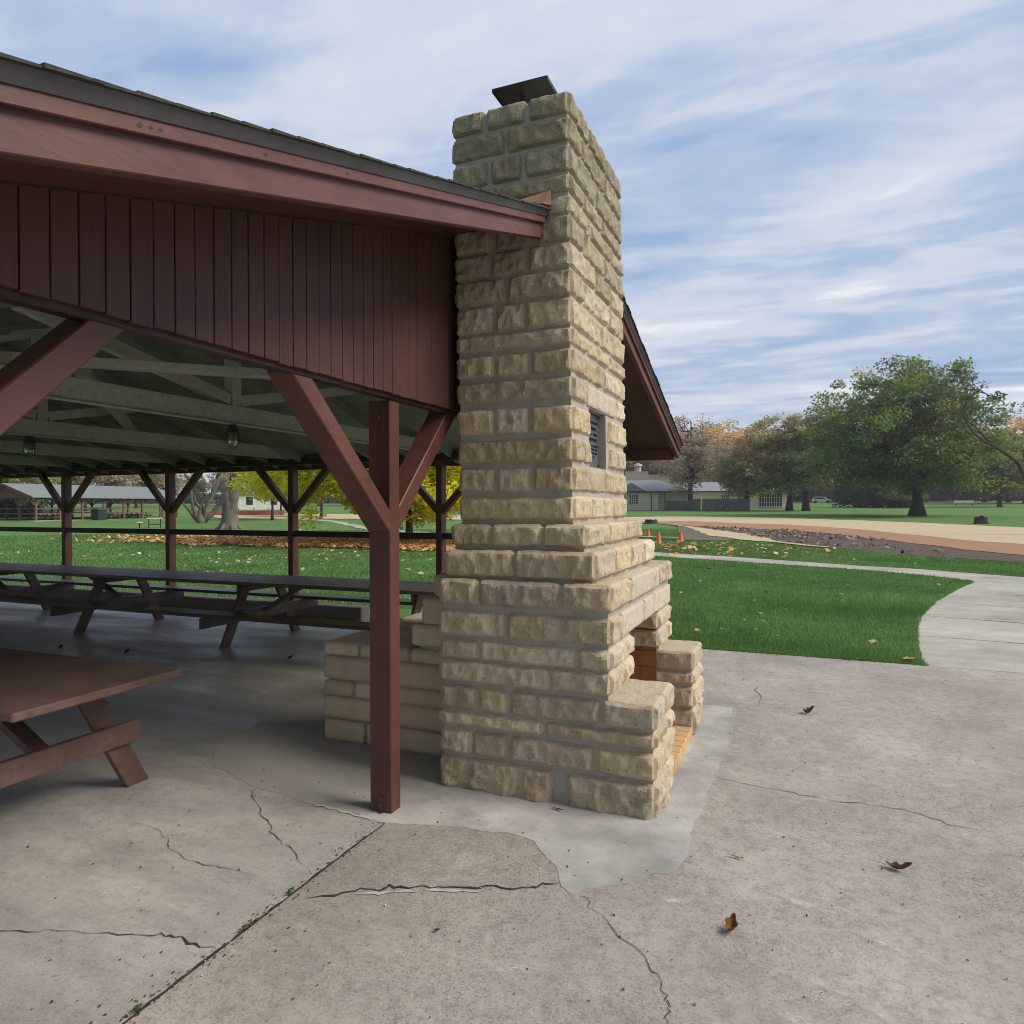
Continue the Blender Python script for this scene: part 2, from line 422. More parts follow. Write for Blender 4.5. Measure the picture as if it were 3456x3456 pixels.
cr = [
 ([(-3.4, 1.60), (-2.79, 1.65), (-2.7, 1.68), (-2.62, 1.72), (-2.48, 1.77), (-2.34, 1.8), (-2.24, 1.84), (-2.18, 1.87)], .0026, floor),
 ([(-2.25, 1.84), (-2.18, 1.87), (-2.11, 1.88), (-2.03, 1.87), (-1.94, 1.88)], .006, floor),
 ([(-3.15, 2.49), (-3.0, 2.47), (-2.9, 2.46), (-2.74, 2.38), (-2.71, 2.36), (-2.6, 2.33), (-2.52, 2.31), (-2.42, 2.31), (-2.33, 2.31), (-2.14, 2.32)], .0022, floor),
 ([(-2.83, 3.03), (-2.81, 3.0), (-2.69, 2.89), (-2.58, 2.8), (-2.46, 2.73), (-2.39, 2.66), (-2.31, 2.61), (-2.22, 2.59), (-2.13, 2.53), (-1.95, 2.42)], .0028, floor),
 ([(-1.86, 2.26), (-1.78, 2.32), (-1.73, 2.35), (-1.68, 2.4), (-1.61, 2.43), (-1.59, 2.47), (-1.5, 2.49), (-1.44, 2.52), (-1.38, 2.55), (-1.26, 2.59), (-1.17, 2.63), (-1.06, 2.66), (-1.02, 2.69), (-1.0, 2.73), (-.93, 2.77)], .0075, apron),
 ([(-.82, 2.71), (-.76, 2.65), (-.60, 2.5), (-.46, 2.37), (-.43, 2.32), (-.41, 2.27), (-.38, 2.23), (-.37, 2.19), (-.37, 2.14), (-.34, 1.9)], .0026, apron),
 ([(-.44, 4.19), (-.33, 4.17), (-.16, 4.14), (-.03, 4.12), (.12, 4.1), (.26, 4.1), (.37, 4.11), (.51, 4.12), (.63, 4.06), (.74, 3.99), (.9, 3.99)], .0032, apron),
 ([(-.3, 6.55), (-.33, 6.3), (-.27, 6.05), (-.29, 5.8)], .003, apron),
]
for pts, w, par in cr: ribbon(pts, w, .0035, 'crack', 'crack', par)
ribbon([(-2.45, 3.005), (-2.2, 2.985), (-1.95, 2.95)], .012, .0036, 'crack', 'chalk', floor, .9, 6, .01)
ribbon([(-1.70, 2.362), (-1.56, 2.425), (-1.40, 2.512), (-1.2, 2.585)], .010, .0034, 'crack', 'chalk', apron, 1, 5, .01)

# chalky scuffs on the apron
def blotch(cx, cy, lx, ly, ang, name, mat, parent, z=.0032):
    n = 26; ca, sa = math.cos(ang), math.sin(ang); pts = []
    for k in range(n):
        t = 2 * math.pi * k / n; r = 1 + .45 * noise.noise(Vector((cx * 7 + math.cos(t) * 1.6, cy * 7 + math.sin(t) * 1.6, 3)))
        x, y = lx * r * math.cos(t), ly * r * math.sin(t)
        pts.append((cx + x * ca - y * sa, cy + x * sa + y * ca, z))
    mb = MB(); mb.add(pts + [(cx, cy, z)], [(k, (k + 1) % n, n) for k in range(n)], 0, [(0, 0, 0)] * n + [(1, 1, 1)]); return mb.build(name, mat, parent)
m, nt, b = new_mat('chalk_scuff')
v = world_pos(nt); tb = nt.nodes.new('ShaderNodeBsdfTransparent'); mx = nt.nodes.new('ShaderNodeMixShader')
fac = ramp(nt, noi(nt, v, 24, 6, .75), [(.36, (.1, .1, .1)), (.6, (1, 1, 1))])
fac = mixc(nt, fac, attr(nt), 1.0, 'MULTIPLY')
nt.links.new(fac, mx.inputs['Fac']); nt.links.new(tb.outputs[0], mx.inputs[1]); nt.links.new(b.outputs[0], mx.inputs[2])
nt.links.new(mx.outputs[0], nt.nodes['Material Output'].inputs['Surface'])
b.inputs['Base Color'].default_value = (.60, .575, .54, 1); b.inputs['Roughness'].default_value = .95
for a in [(.02, 2.98, .17, .035, -.35), (.30, 2.82, .14, .045, -.45), (.13, 2.48, .08, .022, -.3), (.24, 2.42, .09, .028, -.5), (.37, 2.31, .07, .03, -.7), (.13, 4.55, .05, .05, .2), (.27, 4.50, .07, .035, 0), (-.45, 2.82, .12, .04, .5), (.45, 2.55, .1, .05, .3), (.02, 2.30, .2, .06, -.3), (-.9, 2.2, .2, .05, .5)]:
    blotch(*a, 'scuff', 'chalk_scuff', apron)

# paths
side = [(1.15, 7.89), (1.22, 8.62), (1.32, 9.5), (1.44, 10.34), (1.61, 11.32), (1.86, 12.29), (2.13, 13.3), (2.4, 14.14), (2.82, 15.38), (3.15, 16.3), (3.33, 16.75), (3.33, 17.1), (3.2, 17.5), (2.95, 17.88), (2.51, 18.31), (1.42, 19.15), (-1.67, 20.75), (-3.42, 21.62), (-4.17, 22.08), (-9.5, 25.3), (-13, 28.5), (-16.5, 32.5), (-20.3, 35.2), (-20.9, 37.0), (-17.7, 34.3), (-13.9, 30), (-10.2, 26.9), (-4.49, 23.8), (-1.81, 22.49), (1.51, 20.39), (2.81, 19.84), (3.6, 19.18), (4.63, 18.43), (9, 15.5), (12, 12), (12, 7.86), (9, 7.86)]
mb = MB(); mb.prism(side, -.2, -.006)
walk = tag(mb.build('sidewalk', 'concrete_walk'), 'pale concrete sidewalk curving away across the lawn', kind='structure')
for a, c in [((1.36, 9.73), (8, 8.9)), ((1.68, 11.51), (8.5, 10)), ((2.26, 13.24), (9, 11.4)), ((2.80, 14.87), (9, 13.2)), ((3.3, 16.7), (9, 14.9))]:
    ribbon([a, ((a[0] + c[0]) / 2, (a[1] + c[1]) / 2), c], .034, -.0025, 'joint', 'joint_line', walk, .3, 4, .004)
ribbon([(1.17, 7.885), (4, 7.87), (9, 7.865)], .012, .003, 'joint', 'crack', walk, .4, 8, .004)

# ditch works: strips of straw blanket, clay and soil over the rising lawn
def strip(name, mat, near, far, dz, label):
    def dens(pl, n=40):
        L = [0]
        for i in range(1, len(pl)): L.append(L[-1] + math.dist(pl[i], pl[i - 1]))
        ts = np.linspace(0, L[-1], n)
        return [(float(np.interp(t, L, [p[0] for p in pl])), float(np.interp(t, L, [p[1] for p in pl]))) for t in ts]
    A, B = dens(near), dens(far); mb = MB(); rows = 8
    for i, (a, c) in enumerate(zip(A, B)):
        for k in range(rows + 1):
            t = k / rows; x = a[0] + (c[0] - a[0]) * t; y = a[1] + (c[1] - a[1]) * t
            q = noise.noise(Vector((x * .5, y * .5, 1))) * .35
            if k in (0, rows): y += q; x += q * .4
            mb.v.append((x, y, tz(x, y) + dz + .02 * noise.noise(Vector((x * .8, y * .8, 0)))))
    for i in range(len(A) - 1):
        for k in range(rows):
            o = i * (rows + 1) + k
            mb.f.append((o, o + rows + 1, o + rows + 2, o + 1))
    mb.m = [0] * len(mb.f)
    return tag(mb.build(name, mat, smooth=True), label, kind='structure')
far_e = [(-24, 76), (-18.7, 79.8), (-14.4, 83.2), (-6.66, 83), (-1.06, 80.2), (5, 73), (9.6, 66.3), (14.05, 56), (19, 44)]
mid_e = [(-22, 64), (-13.6, 64.6), (-11.9, 64.7), (-10.6, 67), (-7.24, 64.9), (-5, 62.1), (-.78, 59.1), (3.75, 49.6), (5.96, 41.1), (7.3, 34.6), (8.43, 33.5), (12, 29)]
low_e = [(-13, 62.5), (-11.26, 61.1), (-9.77, 57), (-6.53, 52.5), (-4.06, 50.6), (-.6, 47.4), (2.45, 39.9), (4.34, 33.1), (5.61, 28.4), (6.6, 26.3), (9.5, 23)]
near_e = [(-9.77, 56.8), (-6.5, 47), (-4, 38), (-2.6, 34), (-2.46, 33.4), (-.82, 31.2), (-.39, 29.9), (1.72, 28.1), (3.29, 25), (4.73, 24), (5.78, 23), (9, 20.5)]
strip('straw_blanket', 'straw', mid_e, far_e, .05, 'wide pale straw blanket along the far bank of the ditch')
strip('clay_strip', 'terracotta', low_e, mid_e, .045, 'orange clay band between the straw and the ditch')
strip('soil_bank', 'dirt', near_e, low_e, .03, 'dark bare soil of the ditch with wood chips')
strip('straw_path', 'straw', [(-7.4, 50.9), (-5.65, 43.4), (-4.34, 37.5), (-2.71, 33.8), (-2.46, 33.4), (-.82, 31.2), (.9, 28.0)], [(-9.77, 57.3), (-7.62, 52.4), (-5.57, 48), (-3.35, 41.7), (-2.31, 40), (-.85, 32.3), (1.1, 28.2)], .07, 'narrow tongue of straw matting this side of the ditch')
strip('grey_soil', 'grey_dirt', [(-6.6, 42), (-5.5, 36), (-4.85, 32.4), (-3.6, 32.2), (-2.64, 32.9)], [(-8.38, 53), (-7.6, 51.6), (-5.8, 44.5), (-4.25, 37.5), (-2.8, 33.9)], .05, 'worn grey soil beside the traffic cones')
strip('footpath', 'concrete_walk', [(-20.3, 35.2), (-27, 39.47), (-40.2, 53.2), (-46.7, 58.8), (-56, 60)], [(-20.9, 37.0), (-30.67, 44.6), (-40.82, 55.6), (-46.2, 60.6), (-56, 61.8)], .035, 'pale footpath winding away behind the yellow maple')
strip('straw_field', 'straw', [(-60, 59), (-52, 62), (-44, 64.2), (-38, 66), (-24, 64.5), (-15, 63)], [(-84, 78), (-70, 79), (-60, 80), (-46.3, 82), (-32, 80), (-22, 77)], .06, 'pale straw strip across the lawn behind the yellow tree')

# ------------------------------------------------------------------ stone fireplace chimney
BUFF = [(.57, .475, .325), (.60, .505, .355), (.52, .43, .295), (.56, .465, .31), (.50, .425, .31), (.62, .535, .39), (.55, .45, .295), (.55, .465, .33)]
def tone():
    c = random.choice(BUFF); k = random.uniform(.80, 1.18); g = random.uniform(0, .24)
    return tuple((x * (1 - g) + .50 * g) * k * 1.07 for x in c)
def stone(mb, x0, x1, y0, y1, z0, z1, mi=0, amp=.0135, res=.0135, rho=.009, col=None):
    col = col or tone()
    lo = Vector((x0, y0, z0)); d = Vector((x1 - x0, y1 - y0, z1 - z0))
    n = [max(2, min(60, int(round(v / res)))) for v in d]
    rr = [min(rho, v * .42) for v in d]
    seed = Vector((random.uniform(-50, 50), random.uniform(-50, 50), random.uniform(-50, 50)))
    idx = {}; vs = []; fs = []
    tilt = (random.uniform(-.5, .5), random.uniform(-.5, .5))
    def vert(i, j, k):
        key = (i, j, k)
        if key in idx: return idx[key]
        p = lo + Vector((d.x * i / n[0], d.y * j / n[1], d.z * k / n[2]))
        q = Vector([min(max(p[a], lo[a] + rr[a]), lo[a] + d[a] - rr[a]) for a in range(3)])
        e = Vector([(p[a] - q[a]) / rr[a] for a in range(3)])
        nrm = e / e.length
        # distance to the nearest arris of this face
        ed = sorted(min(p[a] - lo[a], lo[a] + d[a] - p[a]) for a in range(3))[1]
        prof = min(1.0, max(0.0, ed) / .018) ** .7
        p = q + Vector([nrm[a] * rr[a] for a in range(3)])
        w = Vector((p.x, p.y, p.z * .85)) + seed
        w2 = w + noise.noise_vector(w * 7) * .03
        scoop = noise.voronoi(w2 * 15)[0][0]
        f = noise.noise(w * 11) * .5 + noise.noise(w * 27) * .3 + noise.noise(w * 55) * .16
        u = ((p - lo - d * .5).dot(Vector((1 / max(d.x, .1), 1 / max(d.y, .1), 0)))) * tilt[0] + ((p.z - z0) / d.z - .5) * tilt[1]
        h = amp * (prof * (.20 + 1.75 * scoop + 1.0 * f + .6 * u) - .12 + .22 * f)
        p = p + Vector((nrm.x * h, nrm.y * h, nrm.z * h * .35)) + noise.noise_vector(w * 5) * (amp * .34) + noise.noise_vector(w * 19) * (amp * .16)
        idx[key] = len(vs); vs.append(p)
        return idx[key]
    nx, ny, nz = n
    for i in range(nx):
        for j in range(ny):
            fs.append((vert(i, j, 0), vert(i, j + 1, 0), vert(i + 1, j + 1, 0), vert(i + 1, j, 0)))
            fs.append((vert(i, j, nz), vert(i + 1, j, nz), vert(i + 1, j + 1, nz), vert(i, j + 1, nz)))
    for i in range(nx):
        for k in range(nz):
            fs.append((vert(i, 0, k), vert(i + 1, 0, k), vert(i + 1, 0, k + 1), vert(i, 0, k + 1)))
            fs.append((vert(i, ny, k), vert(i, ny, k + 1), vert(i + 1, ny, k + 1), vert(i + 1, ny, k)))
    for j in range(ny):
        for k in range(nz):
            fs.append((vert(0, j, k), vert(0, j, k + 1), vert(0, j + 1, k + 1), vert(0, j + 1, k)))
            fs.append((vert(nx, j, k), vert(nx, j + 1, k), vert(nx, j + 1, k + 1), vert(nx, j, k + 1)))
    mb.add(vs, fs, mi, col)
GAP = .014
def course(mb, x0, x1, y0, y1, z0, z1, sidej, frontj, faces='sfbi', skip_front=(), smooth=(), amp=.0135, dep=.12):
    """one course of stones round a block: side = -Y, front = +X, b = +Y, i = -X; joints as fractions"""
    W, D = x1 - x0, y1 - y0
    fj = list(frontj)
    if 's' in faces:
        xs = [0] + list(sidej) + [1]
        for a in range(len(xs) - 1):
            last = a == len(xs) - 2
            yy = y0 + (fj[0] * D if (last and fj) else (D if last and 'f' in faces and not fj else dep)) - (GAP if last and fj else 0)
            stone(mb, x0 + W * xs[a] + (GAP if a else 0), x0 + W * xs[a + 1] - (0 if last else GAP), y0, yy, z0, z1, amp=amp)
    if 'f' in faces and fj:
        ys = fj + [1]
        for a in range(len(ys) - 1):
            if a in skip_front: continue
            last = a == len(ys) - 2
            xi = x1 - (random.uniform(.2, .34) if last else dep)
            sm = a in smooth
            stone(mb, xi, x1 + (.004 if sm else 0), y0 + D * ys[a] + GAP, y0 + D * ys[a + 1] - (0 if last else GAP), z0, z1, amp=.004 if sm else amp, rho=.006 if sm else .009, col=(.62, .56, .46) if sm else None)
    if 'b' in faces:
        xs = sorted([0] + [random.uniform(.25, .4)] + [.62])
        for a in range(len(xs) - 1):
            stone(mb, x0 + W * xs[a] + (GAP if a else 0), x0 + W * xs[a + 1] - GAP, y1 - dep, y1, z0, z1, res=.04, amp=amp)
    if 'i' in faces:
        k = random.randint(2, 3); ys = [dep / D + (1 - 2 * dep / D) * t / k + (random.uniform(-.05, .05) if 0 < t < k else 0) for t in range(k + 1)]
        for a in range(k):
            stone(mb, x0, x0 + dep, y0 + D * ys[a] + GAP, y0 + D * ys[a + 1] - GAP, z0, z1, res=.04, amp=amp)

chim = thing('stone_fireplace', 'tall buff limestone fireplace chimney with stepped base at the pavilion gable', 'fireplace chimney', (-1.3, 4.4, 0))
sh = MB()
def shx(z): t = (z - 1.6) / 2.25; return (-1.845 - .035 * t, -1.143 - .028 * t, 3.65, 4.90 - .05 * t)
rows = [(3.772, 3.895, (.29, .66), (.34, .66)), (3.620, 3.752, (.47,), (.2, .62)), (3.456, 3.598, (.32, .62), (.45,)), (3.342, 3.436, (.2, .4), (.22, .55)),
        (3.224, 3.322, (.35, .78), (.35, .75)), (3.073, 3.213, (.35, .72), (.22, .6)), (2.928, 3.061, (.32, .64), (.42, .72)), (2.773, 2.913, (.45,), (.2, .66)),
        (2.605, 2.755, (.345, .615), (.5,)), (2.498, 2.590, (), (.26, .66)), (2.346, 2.473, (.34, .65), (.54,)), (2.197, 2.320, (), (.235, .80)),
        (2.016, 2.160, (.33, .64), (.29, .62)), (1.846, 1.981, (), (.17, .285, .63)), (1.680, 1.820, (.34, .65), (.54,)), (1.520, 1.650, (), (.27, .70))]
for k, (z0, z1, sj, fj) in enumerate(rows):
    a, c, y0, y1 = shx((z0 + z1) / 2)
    course(sh, a, c, y0, y1, z0, z1, sj, fj, skip_front={12: (0,), 13: (1,)}.get(k, ()), smooth={11: (0,)}.get(k, ()))
lo, hi = shx(1.48), shx(3.86)
I = .009
# mortar core, with a pocket left open for the plaque
PY0, PY1, PZ0, PZ1, PX = 4.005, 4.395, 1.835, 2.19, -1.215
def corebox(za, zb, ya=None, yb=None, xb=None):
    A, B = shx(za), shx(zb)
    def rect(q, z): return [(q[0] + I, q[2] + I if ya is None else ya, z), (q[1] - I if xb is None else xb, q[2] + I if ya is None else ya, z), (q[1] - I if xb is None else xb, q[3] - I if yb is None else yb, z), (q[0] + I, q[3] - I if yb is None else yb, z)]
    vs = rect(A, za) + rect(B, zb)
    sh.add(vs, [(0, 3, 2, 1), (4, 5, 6, 7), (0, 1, 5, 4), (1, 2, 6, 5), (2, 3, 7, 6), (3, 0, 4, 7)], 1, (1, 1, 1))
corebox(1.35, PZ0); corebox(PZ0 + .0005, PZ1 - .0005, None, PY0); corebox(PZ0 + .0005, PZ1 - .0005, PY1, None); corebox(PZ0 + .0005, PZ1 - .0005, PY0 + .0005, PY1 - .0005, PX - .012); corebox(PZ1, 3.865)
sh.build('stack', ['limestone', 'mortar'], chim)

bs = MB()
# stepped shoulders
course(bs, -1.868, -1.055, 3.60, 5.00, 1.374, 1.490, (.30, .68), (.34, .66))
bs.box(-1.85, -1.075, 3.617, 4.985, 1.33, 1.474, 1, (1, 1, 1))
course(bs, -1.885, -.993, 3.55, 5.14, 1.199, 1.345, (.47,), (.27, .52, .78))
bs.box(-1.87, -1.013, 3.567, 5.125, 1.15, 1.328, 1, (1, 1, 1))
X1, XW, Y0, Y1, YA, YB = -.900, -.668, 3.505, 5.33, 4.03, 4.90
course(bs, -1.90, X1 + .006, Y0, Y1, 1.043, 1.178, (.235, .72), (.25, .72), smooth=(0,))
course(bs, -1.90, X1, Y0, Y1, .868, 1.005, (.41,), (.13, .46, .99), smooth=(0, 1))
bs.box(-1.885, X1 - .014, Y0 + .014, Y1 - .014, .885, 1.162, 1, (1, 1, 1))
# jamb courses beside the opening
for z0, z1, sj, nj in [(.735, .838, (.245, .82), 0), (.606, .718, (.665,), 1)]:
    W = X1 + 1.90
    xs = [0] + list(sj) + [1]
    for a in range(len(xs) - 1):
        last = a == len(xs) - 2
        stone(bs, -1.90 + W * xs[a] + (GAP if a else 0), -1.90 + W * xs[a + 1] - (0 if last else GAP), Y0, (YA - .02 if not nj else YA - .24) if last else Y0 + .13, z0, z1)
    if nj: stone(bs, X1 - .2, X1, YA - .24 + .02, YA, z0, z1)
    stone(bs, X1 - .34, X1, YB - .05, Y1 - (.16 if nj else 0), z0, z1)
    if nj: stone(bs, X1 - .22, X1, Y1 - .14, Y1, z0, z1)
# wings and the courses that run into them
for z0, z1, sj, wj in [(.450, .575, (.195, .345, .77), 0), (.355, .427, (.51,), 1), (.196, .326, (.16, .345, .745), 0), (.0, .170, (.59,), 1)]:
    W = XW + 1.90; xs = [0] + list(sj) + [1]; am = .0145 if z1 > .2 else .018
    for a in range(len(xs) - 1):
        last = a == len(xs) - 2
        ye = Y0 + .13
        if last: ye = YA if not wj else YA - .2
        g2 = .048 if z0 == 0 else GAP
        stone(bs, -1.90 + W * xs[a] + (g2 if a else 0), -1.90 + W * xs[a + 1] - (0 if last else g2), Y0, ye, z0 - (.02 if z0 == 0 else 0), z1, amp=.012 if z0 == .45 and last else am)
    if wj: stone(bs, XW - .2, XW, YA - .2 + .018, YA, z0, z1)
    # the far wing
    if wj:
        stone(bs, XW - .27, XW, YB, YB + .24, z0, z1); stone(bs, XW - .27, XW, YB + .26, Y1, z0, z1)
    else: stone(bs, XW - .27, XW, YB, Y1, z0, z1, amp=.008 if z0 == .45 else am)
bs.box(-1.885, X1 - .014, Y0 + .014, YA - .03, -.01, .884, 1, (1, 1, 1)); bs.box(-1.885, X1 - .014, YB + .03, Y1 - .014, .02, .884, 1, (1, 1, 1))
bs.box(-1.885, -1.52, YA - .0305, YB + .0305, .02, .884, 1, (1, 1, 1))
bs.box(X1 - .0145, XW - .014, Y0 + .016, YA - .014, -.01, .556, 1, (1, 1, 1)); bs.box(X1 - .0145, XW - .014, YB + .014, Y1 - .016, .02, .556, 1, (1, 1, 1))
# far long side
for z0, z1 in [(.735, .838), (.606, .718), (.45, .575), (.355, .427), (.196, .326), (.0, .17)]:
    stone(bs, -1.90, -1.5, Y1 - .1, Y1, z0, z1, res=.04); stone(bs, -1.47, -1.2, Y1 - .1, Y1, z0, z1, res=.04)
bs.build('stone_base', ['limestone', 'mortar'], chim)

# firebox of orange brick, hearth and steel lintel
fb = MB()
fb.box(-1.52, -1.44, YA - .03, YB + .03, .06, .884, 0)
fb.build('firebox_back', 'firebrick_side', chim)
fb = MB()
fb.box(-1.439, X1 - .02, YA - .0295, YA + .025, .06, .856); fb.build('firebox_wall', 'firebrick_wall', chim)
fb = MB(); fb.box(-1.439, X1 - .02, YB - .025, YB + .0295, .06, .856)
fb.build('firebox_wall', 'firebrick_wall', chim)
hb = MB()
for j in range(8):
    y = YA + .012 + j * (YB - YA - .02) / 8
    for i in range(4):
        hb.box(-1.43 + i * .19, -1.43 + i * .19 + .184, y, y + (YB - YA - .02) / 8 - .009, .0, .062)
hb.build('hearth_brick', 'firebrick_loose', chim, bevel=.003)
lb = MB(); lb.box(X1 - .1, X1 - .02, YA - .06, YB + .06, .857, .8655); lb.build('lintel_plate', 'dark_metal', chim)

# the lower inner side under the roof, of sawn stone
ib = MB()
def inner_block(x0, x1, y0, y1, z0, z1, sj):
    W = x1 - x0; xs = [0] + list(sj) + [1]
    for a in range(len(xs) - 1):
        stone(ib, x0 + W * xs[a] + (GAP if a else 0), x0 + W * xs[a + 1] - (GAP if a < len(xs) - 2 else 0), y0, y1 if a == 0 and (y1 - y0) < .6 else y0 + .2, z0, z1, amp=.010, res=.026, rho=.009, col=tuple(c * 1.06 for c in random.choice(BUFF)))
rowsI = [(.0, .140, (.3, .42)), (.157, .298, (.4,)), (.310, .408, (.22, .36)), (.424, .574, (.52,)), (.588, .672, (.26, .62))]
for z0, z1, sj in rowsI:
    inner_block(-3.01, -1.92, 3.875, 4.34, z0, z1, sj)
    inner_block(-3.06, -1.92, 4.93, 5.33, z0, z1, (.35,))
for x0, z0, z1 in [(-2.312, .70, .832), (-2.235, .842, 1.008), (-2.146, 1.028, 1.16)]:
    stone(ib, x0, -2.0, 3.875, 4.3, z0, z1, amp=.009, rho=.018); stone(ib, x0, -2.0, 4.32, 4.9, z0, z1, amp=.009, rho=.018, res=.04); stone(ib, x0, -2.0, 4.92, 5.33, z0, z1, amp=.009, rho=.018, res=.04)
    stone(ib, -1.99, -1.92, 3.89, 5.31, z0, z1, amp=.003, res=.06)
ib.box(-2.98, -1.91, 3.892, 4.32, .02, .655, 1, (1, 1, 1)); ib.box(-3.03, -1.91, 4.947, 5.31, .02, .655, 1, (1, 1, 1)); ib.box(-2.1, -1.905, 3.9, 5.3, .02, 1.14, 1, (1, 1, 1)); ib.box(-2.27, -2.0, 3.905, 5.295, .6, .82, 1, (1, 1, 1)); ib.box(-2.2, -2.0, 3.91, 5.29, .75, .98, 1, (1, 1, 1))
ib.build('inner_hearth', ['sawn_stone', 'mortar'], chim, smooth=True)

# plaque with raised lettering, worn past reading
mb = MB(); mb.box(PX - .012, PX + .012, 4.012, 4.388, 1.842, 2.182)
pl = mb.build('plaque', 'bronze', chim, bevel=.004)
random.seed(21)
for z, h, y0, y1 in [(2.118, .017, 4.06, 4.355), (2.078, .022, 4.09, 4.325), (2.044, .017, 4.05, 4.345), (2.008, .021, 4.09, 4.33), (1.972, .014, 4.06, 4.345), (1.950, .014, 4.05, 4.35), (1.928, .014, 4.06, 4.34), (1.902, .013, 4.12, 4.29)]:
    y = y0; lt = MB()
    while y < y1:
        if random.random() < .15: y += .012; continue
        w = random.uniform(.006, .012); k = random.random()
        X = PX + .0115
        lt.box(X, X + .004, y, y + w * .3, z, z + h)
        if k < .7: lt.box(X, X + .0036, y + w * .34, y + w, z + h * .72, z + h)
        if k > .3: lt.box(X, X + .0036, y + w * .34, y + w, z, z + h * .26)
        if k > .5: lt.box(X, X + .004, y + w * .72, y + w * 1.02, z + h * .27, z + h * .7)
        y += w + .005
    lt.build('lettering', 'bronze_dark', pl)
for y in (4.028, 4.372):
    for z in (1.858, 2.166):
        mb = MB(); mb.box(PX + .0115, PX + .019, y - .006, y + .006, z - .006, z + .006); mb.build('screw', 'bronze_dark', pl)
# cap plate on four rods over the flue
mb = MB(); mb.box(-1.735, -1.375, 3.885, 4.80, 4.150, 4.158); mb.box(-1.735, -1.729, 3.885, 4.80, 4.135, 4.1495); mb.box(-1.381, -1.375, 3.885, 4.80, 4.135, 4.1495)
cp = mb.build('cap_plate', 'dark_metal', chim)
for x, y in ((-1.585, 4.01), (-1.69, 4.12), (-1.42, 4.62), (-1.69, 4.62)):
    mb = MB(); mb.box(x - .012, x + .012, y - .012, y + .012, 3.84, 4.149); mb.build('cap_rod', 'dark_metal', cp)
# ------------------------------------------------------------------ picnic pavilion
RY, RZ, SL = 4.5, 3.508, .303
def zt(y): return RZ - SL * abs(y - RY)
EA, EB = .58, 8.42
pav = thing('picnic_pavilion', 'open reddish brown timber picnic pavilion with board gable attached to the stone chimney', 'pavilion', (-9, 4.5, 0))
XE = -17.0
def P(name, mb, mat, parent=None, **k): return mb.build(name, mat, parent or pav, **k)
def slope_box(mb, x0, x1, ya, yb, dz0, dz1, mi=0):
    mb.hexa([(x0, ya, zt(ya) + dz0), (x1, ya, zt(ya) + dz0), (x1, yb, zt(yb) + dz0), (x0, yb, zt(yb) + dz0)],
            [(x0, ya, zt(ya) + dz1), (x1, ya, zt(ya) + dz1), (x1, yb, zt(yb) + dz1), (x0, yb, zt(yb) + dz1)], mi)
# roof deck seen from below as painted boards
for ya, yb in ((EA, RY), (RY, EB)):
    mb = MB(); n = 40
    for k in range(n):
        a = ya + (yb - ya) * k / n; c = ya + (yb - ya) * (k + 1) / n
        slope_box(mb, XE, -1.931, a + .0025, c - .0025, -.045, -.015)
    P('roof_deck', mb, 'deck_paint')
    mb = MB()
    slope_box(mb, -1.9305, -1.315, ya, yb, -.045, -.015); P('soffit', mb, 'red_siding')
# shingles: overlapping ragged courses
sh_ = MB()
random.seed(5)
for sgn in (-1, 1):
    n = 40; L = 3.94
    for k in range(n):
        d0, d1 = L * k / n, L * (k + 1) / n + .02
        y0, y1 = RY + sgn * d0, RY + sgn * min(d1, L)
        xe = -1.262 + random.uniform(-.004, .004)
        u = .002; t = .006 + random.uniform(-.0012, .0012)
        vs = []
        for zz in (-.0025, None):
            for (x, y, up) in ((XE - .05, y0, u), (xe, y0, u), (xe, y1, t), (XE - .05, y1, t)):
                vs.append((x, y, zt(y) + (zz if zz is not None else up)))
        sh_.add(vs, [(0, 3, 2, 1), (4, 5, 6, 7), (0, 1, 5, 4), (1, 2, 6, 5), (2, 3, 7, 6), (3, 0, 4, 7)])
P('shingles', sh_, 'shingle')
# rake boards on the gable and eave boards
for ya, yb in ((EA, RY), (RY, EB)):
    mb = MB(); slope_box(mb, -1.36, -1.318, ya, yb, -.151, -.0455); P('rake_board', mb, 'red_paint_h', bevel=.003)
    mb = MB(); slope_box(mb, -1.3175, -1.297, ya, yb, -.069, -.032); P('rake_trim', mb, 'red_paint_h', bevel=.002)
    mb = MB()
    x0, x1, x2 = -1.2965, -1.292, -1.274
    A = [(x0, -.034), (x1, -.034), (x2, -.003), (x0, -.003)]
    vs = [(x, ya, zt(ya) + d) for x, d in A] + [(x, yb, zt(yb) + d) for x, d in A]
    mb.hexa(vs[:4], vs[4:]); P('drip_edge', mb, 'drip_metal')
for y, s in ((EA, 1), (EB, -1)):
    mb = MB(); mb.box(XE, -1.37, min(y, y + s * .03), max(y, y + s * .03), zt(y) - .17, zt(y) - .047); P('eave_board', mb, 'red_paint_h', bevel=.003)
# dark knots and an old scrawl mark in the trim
for y, r in ((1.062, .0055), (1.09, .004), (1.115, .0045), (1.44, .0055), (1.80, .005), (2.35, .004)):
    mb = MB(); n = 10; xk = -1.2962
    mb.add([(xk, y + 1.4 * r * math.cos(6.283 * k / n), zt(y) - .052 + r * math.sin(6.283 * k / n) + .42 * r * math.cos(6.283 * k / n)) for k in range(n)], [tuple(range(n))])
    P('knot', mb, 'red_shade_knot')
